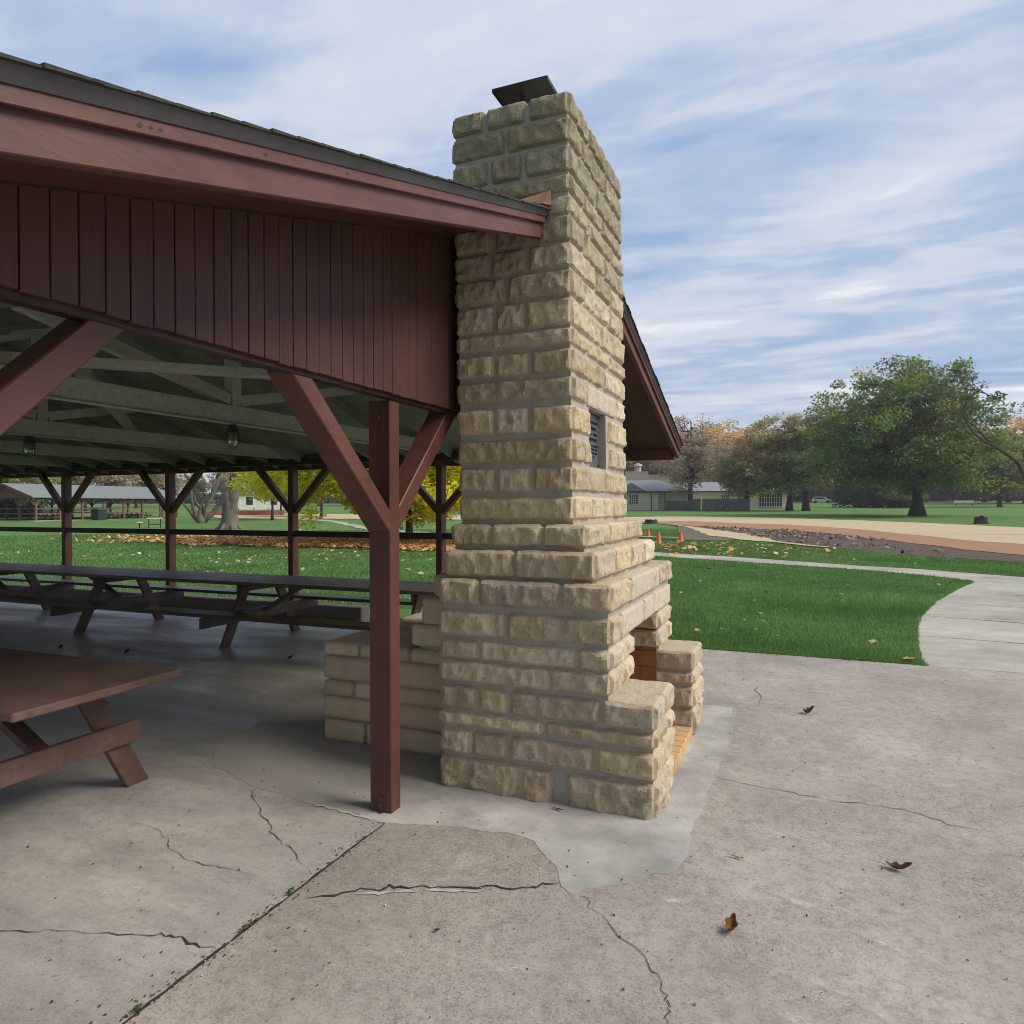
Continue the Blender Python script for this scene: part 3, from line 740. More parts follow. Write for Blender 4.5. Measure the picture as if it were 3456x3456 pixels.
# copper flashing at the chimney
mb = MB(); mb.hexa([(-1.50, 3.636, zt(3.65) + .02), (-1.268, 3.636, zt(3.65) + .005), (-1.268, 3.64, zt(3.65) + .005), (-1.50, 3.64, zt(3.65) + .02)],
                   [(-1.50, 3.636, zt(3.65) + .075), (-1.268, 3.636, zt(3.65) + .105), (-1.268, 3.64, zt(3.65) + .105), (-1.50, 3.64, zt(3.65) + .075)])
mb.hexa([(-1.30, 3.50, zt(3.5) + .022), (-1.262, 3.50, zt(3.5) + .022), (-1.262, 3.64, zt(3.64) + .024), (-1.30, 3.64, zt(3.64) + .024)],
        [(-1.30, 3.50, zt(3.5) + .026), (-1.262, 3.50, zt(3.5) + .026), (-1.262, 3.64, zt(3.64) + .028), (-1.30, 3.64, zt(3.64) + .028)])
P('copper_flashing', mb, 'copper')
# gable siding of narrow beaded boards
def siding(x0, x1, name):
    mb = MB(); w = .0832; y = .70; k = 0
    while y < 8.3:
        a, c = y + .002, y + w - .002
        if True:
            b0 = 2.178 + random.uniform(-.004, .004)
            xx = x1 + random.uniform(-.0015, .0015)
            if a < RY < c: c = RY
            mb.hexa([(x0, a, b0), (xx, a, b0), (xx, c, b0), (x0, c, b0)], [(x0, a, zt(a) - .05), (xx, a, zt(a) - .05), (xx, c, zt(c) - .05), (x0, c, zt(c) - .05)])
        y += w
    o = P(name, mb, 'red_siding', bevel=.0018)
    mb = MB()
    for a, c in ((.7, 4.499), (4.501, 8.3)):
        mb.hexa([(x0 - .002, a, 2.2), (x1 - .008, a, 2.2), (x1 - .008, c, 2.2), (x0 - .002, c, 2.2)], [(x0 - .002, a, zt(a) - .06), (x1 - .008, a, zt(a) - .06), (x1 - .008, c, zt(c) - .06), (x0 - .002, c, zt(c) - .06)])
    mb.build('siding_backing', 'red_siding', pav)
siding(-1.935, -1.915, 'gable_siding')
# gable beam, posts and braces
mb = MB(); mb.box(-1.995, -1.9375, .72, 8.24, 2.156, 2.30); P('gable_beam', mb, 'red_shade_knot', bevel=.004)
def post(x, y, wx, wy, h=2.149):
    mb = MB(); mb.box(x - wx / 2, x + wx / 2, y - wy / 2, y + wy / 2, .0, h); o = P('post', mb, 'red_paint', bevel=.006)
    return o
def brace(p, q, w, h, side): 
    mb = MB(); mb.beam(p, q, w, h, side); return P('brace', mb, 'red_paint_h', bevel=.005)
gp = []
for y in (.76, 3.099, 5.9, 8.18): gp.append(post(-2.012, y, .134, .09))
mb = MB()   # steel angle and bolt at the foot, plate at the head of the near post
mb.box(-2.022, -1.998, 3.047, 3.0535, 0, .085); mb.box(-2.018, -2.002, 3.039, 3.0468, .035, .052); mb.box(-2.022, -1.998, 3.035, 3.0535, .0, .006)
mb.build('post_anchor', 'red_paint', gp[1])
mb = MB(); mb.box(-2.035, -1.985, 3.0475, 3.0535, 1.985, 2.149); mb.box(-2.018, -2.002, 3.037, 3.047, 2.05, 2.07)
mb.build('post_bracket', 'red_paint', gp[1])
S = (1, 0, 0)
brace((-2.012, 3.075, 1.50), (-2.012, 2.33, 2.20), .132, .088, S)
brace((-2.012, 3.12, 1.515), (-2.012, 3.80, 2.22), .132, .088, S)
brace((-2.012, .80, 1.48), (-2.012, 1.52, 2.20), .132, .088, S)
brace((-2.012, 8.16, 1.48), (-2.012, 7.45, 2.20), .132, .088, S); brace((-2.012, 5.92, 1.5), (-2.012, 6.62, 2.20), .132, .088, S); brace((-2.012, 5.88, 1.5), (-2.012, 5.3, 2.18), .132, .088, S)
# eave lines: beams, posts, braces, rails
BX = [-4.42, -6.89, -9.36, -11.84, -14.31, -16.78]
for yy in (.82, 8.18):
    mb = MB(); mb.box(-17, -2.086, yy - .07, yy + .07, 2.215, 2.304); P('eave_beam', mb, 'red_shade_knot', bevel=.004)
    for x in BX: post(x, yy, .09, .134, 2.214)
    for x in [-2.04] + BX:
        for s in (-1, 1):
            if (x > -2.1 and s > 0) or (x < -16.5 and s < 0): continue
            brace((x + s * .03, yy, 1.53), (x + s * .70, yy, 2.225), .088, .085, (0, 1, 0))
fx = [-2.02] + BX
for k in range(6):
    mb = MB(); mb.box(fx[k + 1] + .046, fx[k] - .046, 8.125, 8.165, 1.158, 1.243); P('rail', mb, 'red_shade_knot', bevel=.004)
# trusses
def ctr(x, full=True):
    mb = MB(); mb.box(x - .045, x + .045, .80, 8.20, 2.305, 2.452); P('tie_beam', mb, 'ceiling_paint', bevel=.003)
    mb = MB(); mb.box(x - .045, x + .045, 4.45, 4.55, 2.453, 3.28); P('king_post', mb, 'ceiling_paint')
    for s in (-1, 1):
        mb = MB(); mb.beam((x, RY + s * .06, 2.50), (x, RY + s * 1.75, 2.86), .07, .09, S); P('strut', mb, 'ceiling_paint')
for x in BX: ctr(x)
mb = MB(); mb.box(-17, -1.936, 4.475, 4.525, 3.285, 3.46); P('ridge_beam', mb, 'ceiling_paint')
x = -2.4; k = 0
while x > -17:
    for s in (-1, 1):
        mb = MB(); y0, y1 = RY + s * .03, RY + s * 3.84
        mb.hexa([(x - .02, y0, zt(y0) - .165), (x + .02, y0, zt(y0) - .165), (x + .02, y1, zt(y1) - .165), (x - .02, y1, zt(y1) - .165)],
                [(x - .02, y0, zt(y0) - .047), (x + .02, y0, zt(y0) - .047), (x + .02, y1, zt(y1) - .047), (x - .02, y1, zt(y1) - .047)])
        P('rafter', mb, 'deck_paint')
    x -= .615
mb = MB(); mb.beam((-6.4, .95, 2.53), (-2.12, 5.10, 2.53), .12, .055); P('wind_brace', mb, 'ceiling_paint', bevel=.003)
mb = MB(); mb.beam((-9.0, 7.4, 2.54), (-4.6, 3.3, 2.54), .10, .05); P('wind_brace', mb, 'ceiling_paint')
mb = MB(); mb.tube([(-4.365, 1.0, 2.294), (-4.365, 8.0, 2.294)], [.011, .011], 8); P('conduit', mb, 'ceiling_paint')
mb = MB(); mb.tube([(-6.835, 1.0, 2.294), (-6.835, 8.0, 2.294)], [.011, .011], 8); P('conduit', mb, 'ceiling_paint')

# caged jar lamps hanging under the tie beams
def lamp(x, y, z, label):
    t = thing('caged_lamp', label, 'lamp', (x, y, z), 'caged lamps under the pavilion ceiling')
    mb = MB(); mb.lathe([(.034, 0), (.036, -.02), (.048, -.024), (.05, -.055), (.044, -.06)], (x, y, z), 14); mb.build('lamp_base', 'dark_metal', t)
    mb = MB(); mb.lathe([(.040, -.0605), (.041, -.12), (.038, -.15), (.028, -.172), (.012, -.183), (.002, -.185)], (x, y, z), 16); mb.build('glass_jar', 'lamp_glass', t, smooth=True)
    mb = MB()
    for k in range(4):
        a = math.pi * k / 4; pts = []
        for q in range(13):
            u = -1 + 2 * q / 12
            if abs(u) > .45: r = .05; zz = -.055 - (1 - abs(u)) / .55 * .075
            else: r = .05 * math.sin(abs(u) / .45 * math.pi / 2); zz = -.13 - .066 * math.cos(abs(u) / .45 * math.pi / 2)
            r *= 1 if u > 0 else -1
            pts.append((x + r * math.cos(a), y + r * math.sin(a), z + zz))
        mb.tube(pts, [.0022] * 13, 5)
    for zz in (-.085, -.13):
        pts = [(x + .051 * math.cos(2 * math.pi * q / 16), y + .051 * math.sin(2 * math.pi * q / 16), z + zz) for q in range(17)]
        mb.tube(pts, [.0022] * 17, 5)
    mb.build('wire_cage', 'dark_metal', t)
lamp(-4.365, 4.44, 2.282, 'caged jar lamp nearer the gable, hanging under the first tie beam')
lamp(-6.835, 4.36, 2.282, 'caged jar lamp deeper inside, hanging under the second tie beam')

# low kerb on the far side of the floor
mb = MB(); mb.box(-15.5, -5.62, 8.065, 8.26, -.12, .19)
o = mb.build('low_kerb', 'kerb_grey', bevel=.012)
tag(o, 'low concrete kerb along the far edge of the pavilion floor', 'kerb')

# ------------------------------------------------------------------ picnic tables
def table(name, label, x0, x1, yc, frames, width=.80, ztop=.73, benches=True, group=None, mat='table_brown', bmat='bench_brown', planks=5):
    t = thing(name, label, 'picnic table', ((x0 + x1) / 2, yc, 0), group)
    mb = MB(); w = width / planks
    for k in range(planks): mb.box(x0, x1, yc - width / 2 + k * w + .0012, yc - width / 2 + (k + 1) * w - .0012, ztop - .04, ztop)
    mb.build('tabletop', mat, t, bevel=.007)
    if benches:
        for s in (-1, 1):
            mb = MB(); y = yc + s * .82
            mb.box(x0, x1, y - .125, y + .125, .395, .435); mb.build('bench', bmat, t, bevel=.006)
    for i, fxx in enumerate(frames):
        for s in (-1, 1):
            mb = MB(); a = yc + s * (.26 if benches else .20); c = yc + s * (.60 if benches else .55)
            h = .070
            mb.hexa([(fxx - .02, c - h, 0), (fxx + .02, c - h, 0), (fxx + .02, c + h, 0), (fxx - .02, c + h, 0)],
                    [(fxx - .02, a - h, ztop - .041), (fxx + .02, a - h, ztop - .041), (fxx + .02, a + h, ztop - .041), (fxx - .02, a + h, ztop - .041)])
            mb.build('leg', mat, t, bevel=.004)
        mb = MB(); e = .98 if benches else .535
        mb.box(fxx + .0205, fxx + .058, yc - e, yc + e, .275, .393) if benches else mb.box(fxx + .0205, fxx + .058, yc - e, yc + e, .265, .385)
        mb.build('support_beam', mat, t, bevel=.004)
        mb = MB(); mb.box(fxx - .055, fxx - .0205, yc - width * .44, yc + width * .44, ztop - .13, ztop - .041); mb.build('cleat', mat, t)
        d = 1 if (i < len(frames) / 2 and len(frames) > 1) else -1
        if not benches: d = -1
        mb = MB(); mb.beam((fxx + (.0 if d < 0 else .06), yc, .36), (fxx + d * .62, yc, ztop - .06), .085, .04, (0, 1, 0)); mb.build('brace', mat, t)
    return t
table('long_picnic_table', 'very long brown picnic table with benches running across the middle of the pavilion', -13.2, -3.36, 6.56, [-3.65, -6.0, -8.42, -10.8], width=.82)
table('plain_table', 'brown table end without benches cut by the left frame edge', -6.2, -3.05, 2.30, [-3.545, -5.6], width=.87, benches=False, planks=1)
# ------------------------------------------------------------------ vegetation
def pal(cols, n, var=.22):
    c = np.array(cols, np.float32)[RNG.integers(0, len(cols), n)]
    return np.clip(c * RNG.uniform(1 - var, 1 + var, (n, 1)).astype(np.float32), 0, 1)
def leaf_quads(C, size, tone_, upbias=.4, elong=1.5):
    """diamond leaves round the centres C"""
    n = len(C)
    nr = RNG.normal(size=(n, 3)); nr[:, 2] = np.abs(nr[:, 2]) + upbias; nr /= np.linalg.norm(nr, axis=1, keepdims=True)
    a = np.cross(nr, RNG.normal(size=(n, 3))); a /= np.linalg.norm(a, axis=1, keepdims=True)
    b = np.cross(nr, a)
    s = (size * RNG.uniform(.6, 1.35, (n, 1)))
    V = np.empty((n, 4, 3))
    V[:, 0] = C - a * s * elong * .5; V[:, 1] = C + b * s * .5; V[:, 2] = C + a * s * elong * .5; V[:, 3] = C - b * s * .5
    V[:, 1] += nr * s * .12; V[:, 3] += nr * s * .12
    F = np.arange(4 * n).reshape(n, 4)
    return V.reshape(-1, 3), F, np.repeat(tone_, 4, axis=0)
def crown(name, parent, c, rad, nclus, nleaf, size, cols, csize, seed, dens=2.0, gain=2.9, droop=0, holes=.0, shell=.5, flat=.65, lump=.3):
    """leaf clumps filling an uneven envelope; returns the clump centres"""
    nleaf = int(nleaf * dens); size = size * .78
    rs = random.Random(seed); cen = []; tries = 0
    off = Vector((seed * 3.7, seed * 1.3, 0))
    while len(cen) < nclus and tries < nclus * 40:
        tries += 1
        d = Vector((rs.gauss(0, 1), rs.gauss(0, 1), rs.gauss(0, 1)))
        if d.length < .01: continue
        d.normalize()
        e = 1 + lump * noise.noise(d * 1.9 + off) + lump * .6 * noise.noise(d * 4.3 + off)
        t = rs.random() ** shell
        if d.z < 0: e *= 1 - .25 * abs(d.z)
        p = Vector((d.x * rad[0], d.y * rad[1], d.z * rad[2])) * e * t
        if holes and noise.noise(Vector((p.x / rad[0], p.y / rad[1], p.z / rad[2])) * 3.4 + off) < -.42 + holes: continue
        hx = math.hypot(p.x / rad[0], p.y / rad[1])
        cen.append(Vector(c) + p - Vector((0, 0, droop * hx * hx)))
    C = np.array([tuple(p) for p in cen]); n = len(C)
    sc = RNG.uniform(.6, 1.4, n)
    base = np.clip(pal(cols, n, .2) * gain, 0, .85)
    idx = np.repeat(np.arange(n), nleaf)
    offs = RNG.normal(size=(len(idx), 3)); offs /= np.linalg.norm(offs, axis=1, keepdims=True)
    offs *= (RNG.random(len(idx)) ** .45)[:, None] * np.array([1, 1, flat]) * (csize * sc[idx])[:, None] * .62
    pts = C[idx] + offs
    tn = np.clip(base[idx] * RNG.uniform(.7, 1.3, (len(idx), 1)), 0, 1)
    V, F, T = leaf_quads(pts, size, tn)
    np_mesh(name, V, F, 'leaf', T, parent)
    return cen
def curve_pts(p, q, sag=.12, n=6, seed=0):
    p, q = Vector(p), Vector(q); rs = random.Random(seed); L = (q - p).length
    mid = p.lerp(q, .5) + Vector((rs.uniform(-1, 1), rs.uniform(-1, 1), rs.uniform(-.2, 1))) * L * sag
    return [(p * (1 - t) ** 2 + mid * 2 * t * (1 - t) + q * t * t) for t in [k / n for k in range(n + 1)]]
def trunk_limbs(parent, base, htop, r0, cen, nlimb, mat, seed, fork=.45, flare=1.5, sub=2):
    rs = random.Random(seed); x, y, z = base; mb = MB(); n = 8
    pts = []; rad = []
    for k in range(n + 1):
        t = k / n; pts.append((x + .05 * htop * noise.noise(Vector((seed, t * 2, 0))) * t, y + .05 * htop * noise.noise(Vector((0, seed, t * 2))) * t, z - .1 + htop * t))
        rad.append(r0 * ((1 - t) * .75 + .16) * (1 + (flare - 1) * max(0, 1 - t * 9)))
    mb.tube(pts, rad, 10)
    picks = rs.sample(cen, min(nlimb, len(cen))) if cen else []
    for i, q in enumerate(picks):
        t = rs.uniform(fork * .75, .95) if q.z > z + htop * .6 else rs.uniform(fork * .7, fork * 1.15)
        s = Vector(pts[int(t * n)]).lerp(Vector(pts[min(n, int(t * n) + 1)]), t * n - int(t * n))
        c = curve_pts(s, q, .16, 6, seed * 50 + i); rr = r0 * rs.uniform(.16, .34)
        mb.tube(c, [rr * (1 - .85 * k / 6) + .008 for k in range(7)], 6)
        for _ in range(sub):
            j = rs.randint(2, 5); e = c[j] + Vector((rs.gauss(0, 1), rs.gauss(0, 1), rs.gauss(.3, .7))) * (q - s).length * .28
            mb.tube(curve_pts(c[j], e, .15, 3, seed * 70 + i), [rr * .35 * (1 - .7 * k / 3) + .006 for k in range(4)], 4)
    return mb.build('trunk', mat, parent, smooth=True)
def bare(parent, mb, p, d, L, r, lev, rs, spread=.55, up=.25):
    p = Vector(p); d = Vector(d).normalized(); pts = [p.copy()]; n = 5
    for k in range(n):
        d = (d + Vector((rs.gauss(0, 1), rs.gauss(0, 1), rs.gauss(up * .6, .7))) * .14).normalized()
        pts.append(pts[-1] + d * L / n)
    mb.tube(pts, [r * (1 - .5 * k / n) for k in range(n + 1)], 8 if lev > 2 else 5 if lev > 1 else 3, cap=lev > 2)
    if lev == 0: return
    nb = rs.randint(2, 3) + (1 if lev <= 2 else 0)
    for k in range(nb):
        j = n if k < 2 else rs.randint(2, n - 1)
        dd = (d + Vector((rs.gauss(0, 1), rs.gauss(0, 1), rs.gauss(up, .6))) * spread).normalized()
        bare(parent, mb, pts[j], dd, L * rs.uniform(.55, .8), max(r * (.5 if j == n else .32) * rs.uniform(.75, 1.05), .012), lev - 1, rs, spread, up)
def tree(name, label, base, h, r0, c, rad, nclus, nleaf, size, cols, csize, seed, bark='bark_dark', nlimb=26, group=None, cat='tree', **k):
    z0 = tz(*base); t = thing(name, label, cat, (base[0], base[1], z0), group)
    fork = k.pop('fork', .4); flare = k.pop('flare', 1.5)
    cen = crown('crown', t, (base[0] + c[0], base[1] + c[1], z0 + c[2]), rad, nclus, nleaf, size, cols, csize, seed, **k)
    trunk_limbs(t, (base[0], base[1], z0), h, r0, cen, nlimb, bark, seed, fork, flare)
    return t
OAK = [(.060, .088, .030), (.075, .105, .034), (.052, .076, .030), (.098, .115, .034), (.13, .128, .03), (.066, .086, .036)]
OLIVE = [(.115, .102, .052), (.13, .11, .058), (.10, .104, .054), (.155, .10, .058), (.11, .115, .057)]
BROWN = [(.15, .125, .095), (.13, .105, .08), (.17, .135, .11), (.12, .11, .08), (.16, .12, .095)]
YEL = [(.42, .33, .018), (.36, .32, .022), (.32, .31, .03), (.46, .34, .02), (.40, .27, .025), (.28, .29, .03)]
ORA = [(.42, .22, .03), (.36, .19, .035), (.40, .26, .03), (.33, .16, .04)]
RUST = [(.17, .10, .055), (.14, .09, .055), (.20, .115, .05), (.12, .09, .05), (.11, .10, .05)]
GRN = [(.07, .095, .03), (.09, .105, .034), (.06, .08, .03), (.12, .11, .035)]

tree('oak_tree', 'broad spreading green oak tree standing alone beyond the straw bank', (12.5, 89.5), 15.5, .62, (-1.8, 0, 9.3), (10.4, 10, 8.2), 520, 70, .28, OAK, 2.5, 3, nlimb=46, droop=1.6, holes=.12, fork=.28, shell=.42, flare=1.9)
tree('lawn_tree', 'olive brown tree with dark trunk, left of the closely standing pair', (-7.6, 118), 11.5, .38, (.2, 0, 6.4), (5.4, 5, 5.4), 170, 46, .36, OLIVE, 2.0, 5, nlimb=22, holes=.1, gain=4.4, group='olive brown trees before the white car')
tree('lawn_tree', 'tall olive brown tree, middle one of three before the white car', (-1.2, 117), 15, .5, (-.8, 0, 8.4), (5.6, 5, 7.2), 240, 46, .36, OLIVE, 2.0, 6, nlimb=26, holes=.14, gain=4.4, group='olive brown trees before the white car')
tree('lawn_tree', 'tallest olive brown tree with dark trunk, just left of the white car', (1.2, 116), 15.5, .52, (1.0, 0, 8.6), (5.0, 5, 7.6), 210, 46, .36, [(.10, .10, .06), (.12, .105, .066), (.09, .096, .06)], 2.0, 8, nlimb=26, holes=.16, gain=4.4, group='olive brown trees before the white car')
tree('bare_brown_tree', 'thin brown-leaved tree in front of the pale house and wooden fence', (-16.35, 116.8), 15, .48, (-.4, 0, 9.0), (7.0, 6, 6.8), 230, 26, .30, BROWN, 2.1, 9, bark='bark_dark', nlimb=60, holes=.2, lump=.38, gain=3.6)
tree('young_tree', 'yellow-green tree at the right edge beyond the pale bench', (31.5, 139), 9, .35, (0, 0, 6.0), (6, 5, 5.6), 150, 40, .42, GRN + [(.13, .11, .04)], 2.2, 10, nlimb=20)
# the yellow maple behind the pavilion
tree('yellow_maple', 'bright yellow maple with low spreading crown behind the pavilion', (-16.03, 26.7), 6.6, .19, (-.5, -.3, 4.4), (6.6, 5.4, 4.0), 560, 80, .165, YEL, 1.3, 12, gain=3.4, bark='bark_grey', nlimb=40, dens=2.6, droop=1.5, holes=.08, fork=.32, flare=1.35)
tree('orange_maple', 'small orange and gold maple far beyond the leaf carpet', (-51.45, 57.8), 5.6, .16, (0, 0, 4.6), (3.0, 3, 3.2), 120, 60, .22, ORA + YEL[:1], 1.1, 13, nlimb=18)
tree('orange_maple', 'second gold maple further back right of the white house', (-63.9, 73.4), 6, .16, (.5, 0, 5.0), (3.6, 3, 3.4), 110, 50, .26, ORA, 1.3, 14, nlimb=16)
tree('yellow_maple', 'distant yellow-green maple between the two pavilion posts', (-53.8, 69), 6, .2, (0, 0, 5.4), (4.4, 4, 3.6), 110, 50, .28, YEL[2:], 1.5, 15, nlimb=16)
# leafless trees seen through the pavilion
def bare_tree(name, label, base, stems, seed, mat, lev=4, group=None, leaves=0):
    z0 = tz(*base); t = thing(name, label, 'tree', (base[0], base[1], z0), group); rs = random.Random(seed); mb = MB()
    for (dx, dy, d, L, r) in stems: bare(t, mb, (base[0] + dx, base[1] + dy, z0 - .1), d, L, r, lev, rs)
    mb.build('trunk', mat, t, smooth=True)
    return t, mb
t, mb = bare_tree('big_trunk_tree', 'large bare tree with thick smooth grey trunk and flared roots', (-37.3, 37.6), [(0, 0, (0, 0, 1), 9, .48)], 31, 'bark_grey', 4)
rt = MB()
zz = tz(-37.3, 37.6)
rt.lathe([(.80, -.05), (.70, .12), (.62, .4), (.55, .8), (.50, 1.5), (.44, 3.2)], (-37.3, 37.6, zz), 16)
for k in range(7):
    a = 2 * math.pi * k / 7 + .3; rt.tube([(-37.3 + .4 * math.cos(a), 37.6 + .4 * math.sin(a), zz + .5), (-37.3 + .7 * math.cos(a), 37.6 + .7 * math.sin(a), zz + .10), (-37.3 + 1.0 * math.cos(a), 37.6 + 1.0 * math.sin(a), zz - .05)], [.18, .15, .07], 8)
rt.build('root_flare', 'bark_grey', t, smooth=True)
for zq, a, L in ((4.2, -.55, 3.2), (3.1, -.75, 3.6), (5.0, -.4, 4.0), (4.6, 2.4, 3.5)):
    c, s_ = math.cos(a), math.sin(a)
    rt = MB(); rt.tube([(-37.3 + .4 * c, 37.6 + .4 * s_, zz + zq), (-37.3 + L * .5 * c, 37.6 + L * .5 * s_, zz + zq + .5), (-37.3 + L * c, 37.6 + L * s_, zz + zq + 1.5)], [.11, .07, .035], 6); rt.build('limb', 'bark_grey', t, smooth=True)

bare_tree('multi_stem_tree', 'bare grey-brown tree splitting into many stems near the ground', (-51.2, 48.2), [(-.15, -.1, (-.38, -.28, 1), 4.2, .18), (.12, .10, (.36, .32, 1), 4.4, .18), (0, .05, (.05, .05, 1), 4.8, .26), (-.1, .1, (-.14, .2, 1), 4.6, .16), (.1, 0, (.62, .5, .8), 4.0, .14), (-.1, -.05, (-.62, -.46, .75), 4.0, .14), (0, 0, (0, 0, 1), 1.5, .42)], 32, 'bark_grey', 4)
o, _ = bare_tree('bare_maple', 'nearly bare dark tree reaching in at the right edge', (11.9, 43.9), [(0, 0, (-.03, 0, 1), 4.2, .22)], 37, 'bark_dark', 5)

# background trees, each from one of a few crowns
protos = []
for i, (cols, rad) in enumerate(((RUST, (5.5, 5.5, 6)), (GRN, (6, 6, 6.5)), (BROWN, (5.5, 5.5, 6.5)), (OLIVE, (6.2, 6, 6)), ([(.26, .15, .04), (.20, .13, .045), (.15, .12, .045)], (5.5, 5.5, 6)))):
    t = thing('distant_tree', '', 'tree', (0, 0, 0))
    cen = crown('crown', t, (0, 0, 8.6), rad, 130, 36, .5, cols, 2.6, 40 + i, holes=.08, gain=3.8)
    trunk_limbs(t, (0, 0, 0), 12, .38, cen, 22, 'bark_dark', 40 + i, .35)
    protos.append(t)
used_p = set()
def far_tree(pi, x, y, sc, rz, label, group):
    o = protos[pi] if pi not in used_p else copy_tree(protos[pi])
    used_p.add(pi)
    o.location = (x, y, tz(x, y) - .1); o.scale = (sc * random.uniform(.9, 1.1), sc * random.uniform(.9, 1.1), sc); o.rotation_euler = (0, 0, rz)
    tag(o, label, 'tree', group)
kinds = ['rust brown', 'mid green', 'grey brown thin-leaved', 'olive', 'orange tinted']
def by(u, r):   # compass bearing of a direction east of the view axis
    a = math.atan(u) - R(22.5); return (r * math.sin(a), r * math.cos(a))
spots = [(.175, 165, 3, 1.1), (.215, 172, 1, 1.25), (.25, 160, 2, 1.05), (.29, 185, 4, 1.45), (.325, 178, 4, 1.3), (.36, 190, 3, 1.35), (.40, 200, 2, 1.2), (.435, 205, 0, 1.15), (.47, 215, 3, 1.25), (.51, 222, 2, 1.1), (.55, 230, 1, 1.25), (.60, 215, 0, 1.3), (.645, 235, 3, 1.25), (.685, 200, 2, 1.2), (.72, 190, 4, 1.15), (.745, 172, 0, 1.25), (.78, 180, 3, 1.3), (.13, 175, 1, 1.1), (.08, 185, 0, 1.1),
         (.345, 150, 2, .95), (.305, 148, 3, .85)]
nm = ['behind the pale house chimney', 'behind the white parapet', 'left of the thin brown tree', 'directly behind the thin brown tree', 'with the brightest orange top beyond the grey roof', 'beyond the far grey roof', 'right of the far grey roof', 'between the roofs and the paired trees', 'behind the paired trees', 'peeping between the paired trees', 'above the white car', 'left behind the spreading oak', 'behind the oak trunk', 'under the right limbs of the oak', 'right of the spreading oak', 'behind the yellow-green tree', 'at the far right edge', 'hidden mostly by the chimney', 'far behind the chimney stack', 'just behind the long grey roof', 'close behind the long grey roof']
for (u, r, pi, sc), w in zip(spots, nm):
    x, y = by(u, r); far_tree(pi, x, y, sc, random.uniform(0, 6.2), kinds[pi] + ' distant tree ' + w, 'trees along the far edge of the park')
spotsL = [(-.83, 118, 1, .95), (-.775, 126, 0, 1.0), (-.735, 120, 2, 1.0), (-.69, 128, 0, 1.05), (-.655, 122, 0, 1.0), (-.62, 130, 2, .95), (-.585, 140, 2, .9), (-.545, 150, 3, .75), (-.50, 160, 2, .62), (-.46, 170, 1, .5), (-.415, 165, 2, .62), (-.37, 170, 0, .7), (-.33, 160, 3, .7), (-.28, 165, 2, .8), (-.22, 170, 1, .8), (-.15, 172, 3, .85), (-.08, 175, 0, .9), (0, 180, 2, .95), (-.70, 95, 1, .42), (-.745, 97, 1, .45)]
nmL = ['at the far left edge', 'above the left end of the far shelter', 'behind the gable of the far shelter', 'over the middle of the far shelter roof', 'over the right part of the far shelter roof', 'past the right end of the far shelter', 'left of the many-stemmed tree', 'behind the many-stemmed tree', 'between the two bare trunks', 'low behind the thick grey trunk', 'behind the white house', 'behind the small orange maple', 'behind the yellow maple, left part', 'behind the yellow maple, middle', 'behind the yellow maple trunk', 'beyond the straw strip', 'left of the chimney far away', 'straight behind the chimney', 'low and close behind the far shelter', 'low behind the far shelter gable']
for (u, r, pi, sc), w in zip(spotsL, nmL):
    x, y = by(u, r); far_tree(pi, x, y, sc, random.uniform(0, 6.2), kinds[pi] + ' distant tree ' + w, 'trees beyond the far picnic shelter')

# shrubs
def shrub(x, y, rad, label, cols, seed, n=70, size=.3):
    z0 = tz(x, y); t = thing('shrub', label, 'shrub', (x, y, z0), 'dark shrubs')
    cen = crown('foliage', t, (x, y, z0 + rad[2] * .55), rad, n, 40, size, cols, rad[2] * .6, seed, shell=.6, gain=2.2)
    mb = MB(); rs = random.Random(seed)
    for q in rs.sample(cen, 12): mb.tube(curve_pts((x, y, z0), q, .1, 3, seed), [.05, .04, .03, .02], 5)
    mb.build('stem', 'bark_dark', t)
DK = [(.030, .050, .026), (.038, .056, .028), (.028, .042, .024), (.05, .06, .03)]
shrub(9.6, 139, (4.0, 3, 3.4), 'dark green shrub right of the white car', DK, 61)
shrub(13.2, 136, (4.0, 3, 3.2), 'dark green shrub between the white car and the oak trunk', DK, 62)
shrub(16.9, 134, (3.2, 3, 2.6), 'brownish low shrub left of the oak trunk', [(.11, .095, .06), (.09, .085, .05)], 63)
for k, (x, y) in enumerate(((-84, 40), (-84.5, 46), (-84, 52))):
    shrub(x, y, (2.5, 4, 3.6), ['dark evergreen shrub at the left behind the far shelter', 'dark evergreen shrub behind the middle of the far shelter', 'dark evergreen shrub behind the right part of the far shelter'][k], DK, 70 + k, 90, .34)
shrub(-12.87, 90.2, (.5, .4, .4), 'small weed clump', DK, 75, 10, .2) if False else None

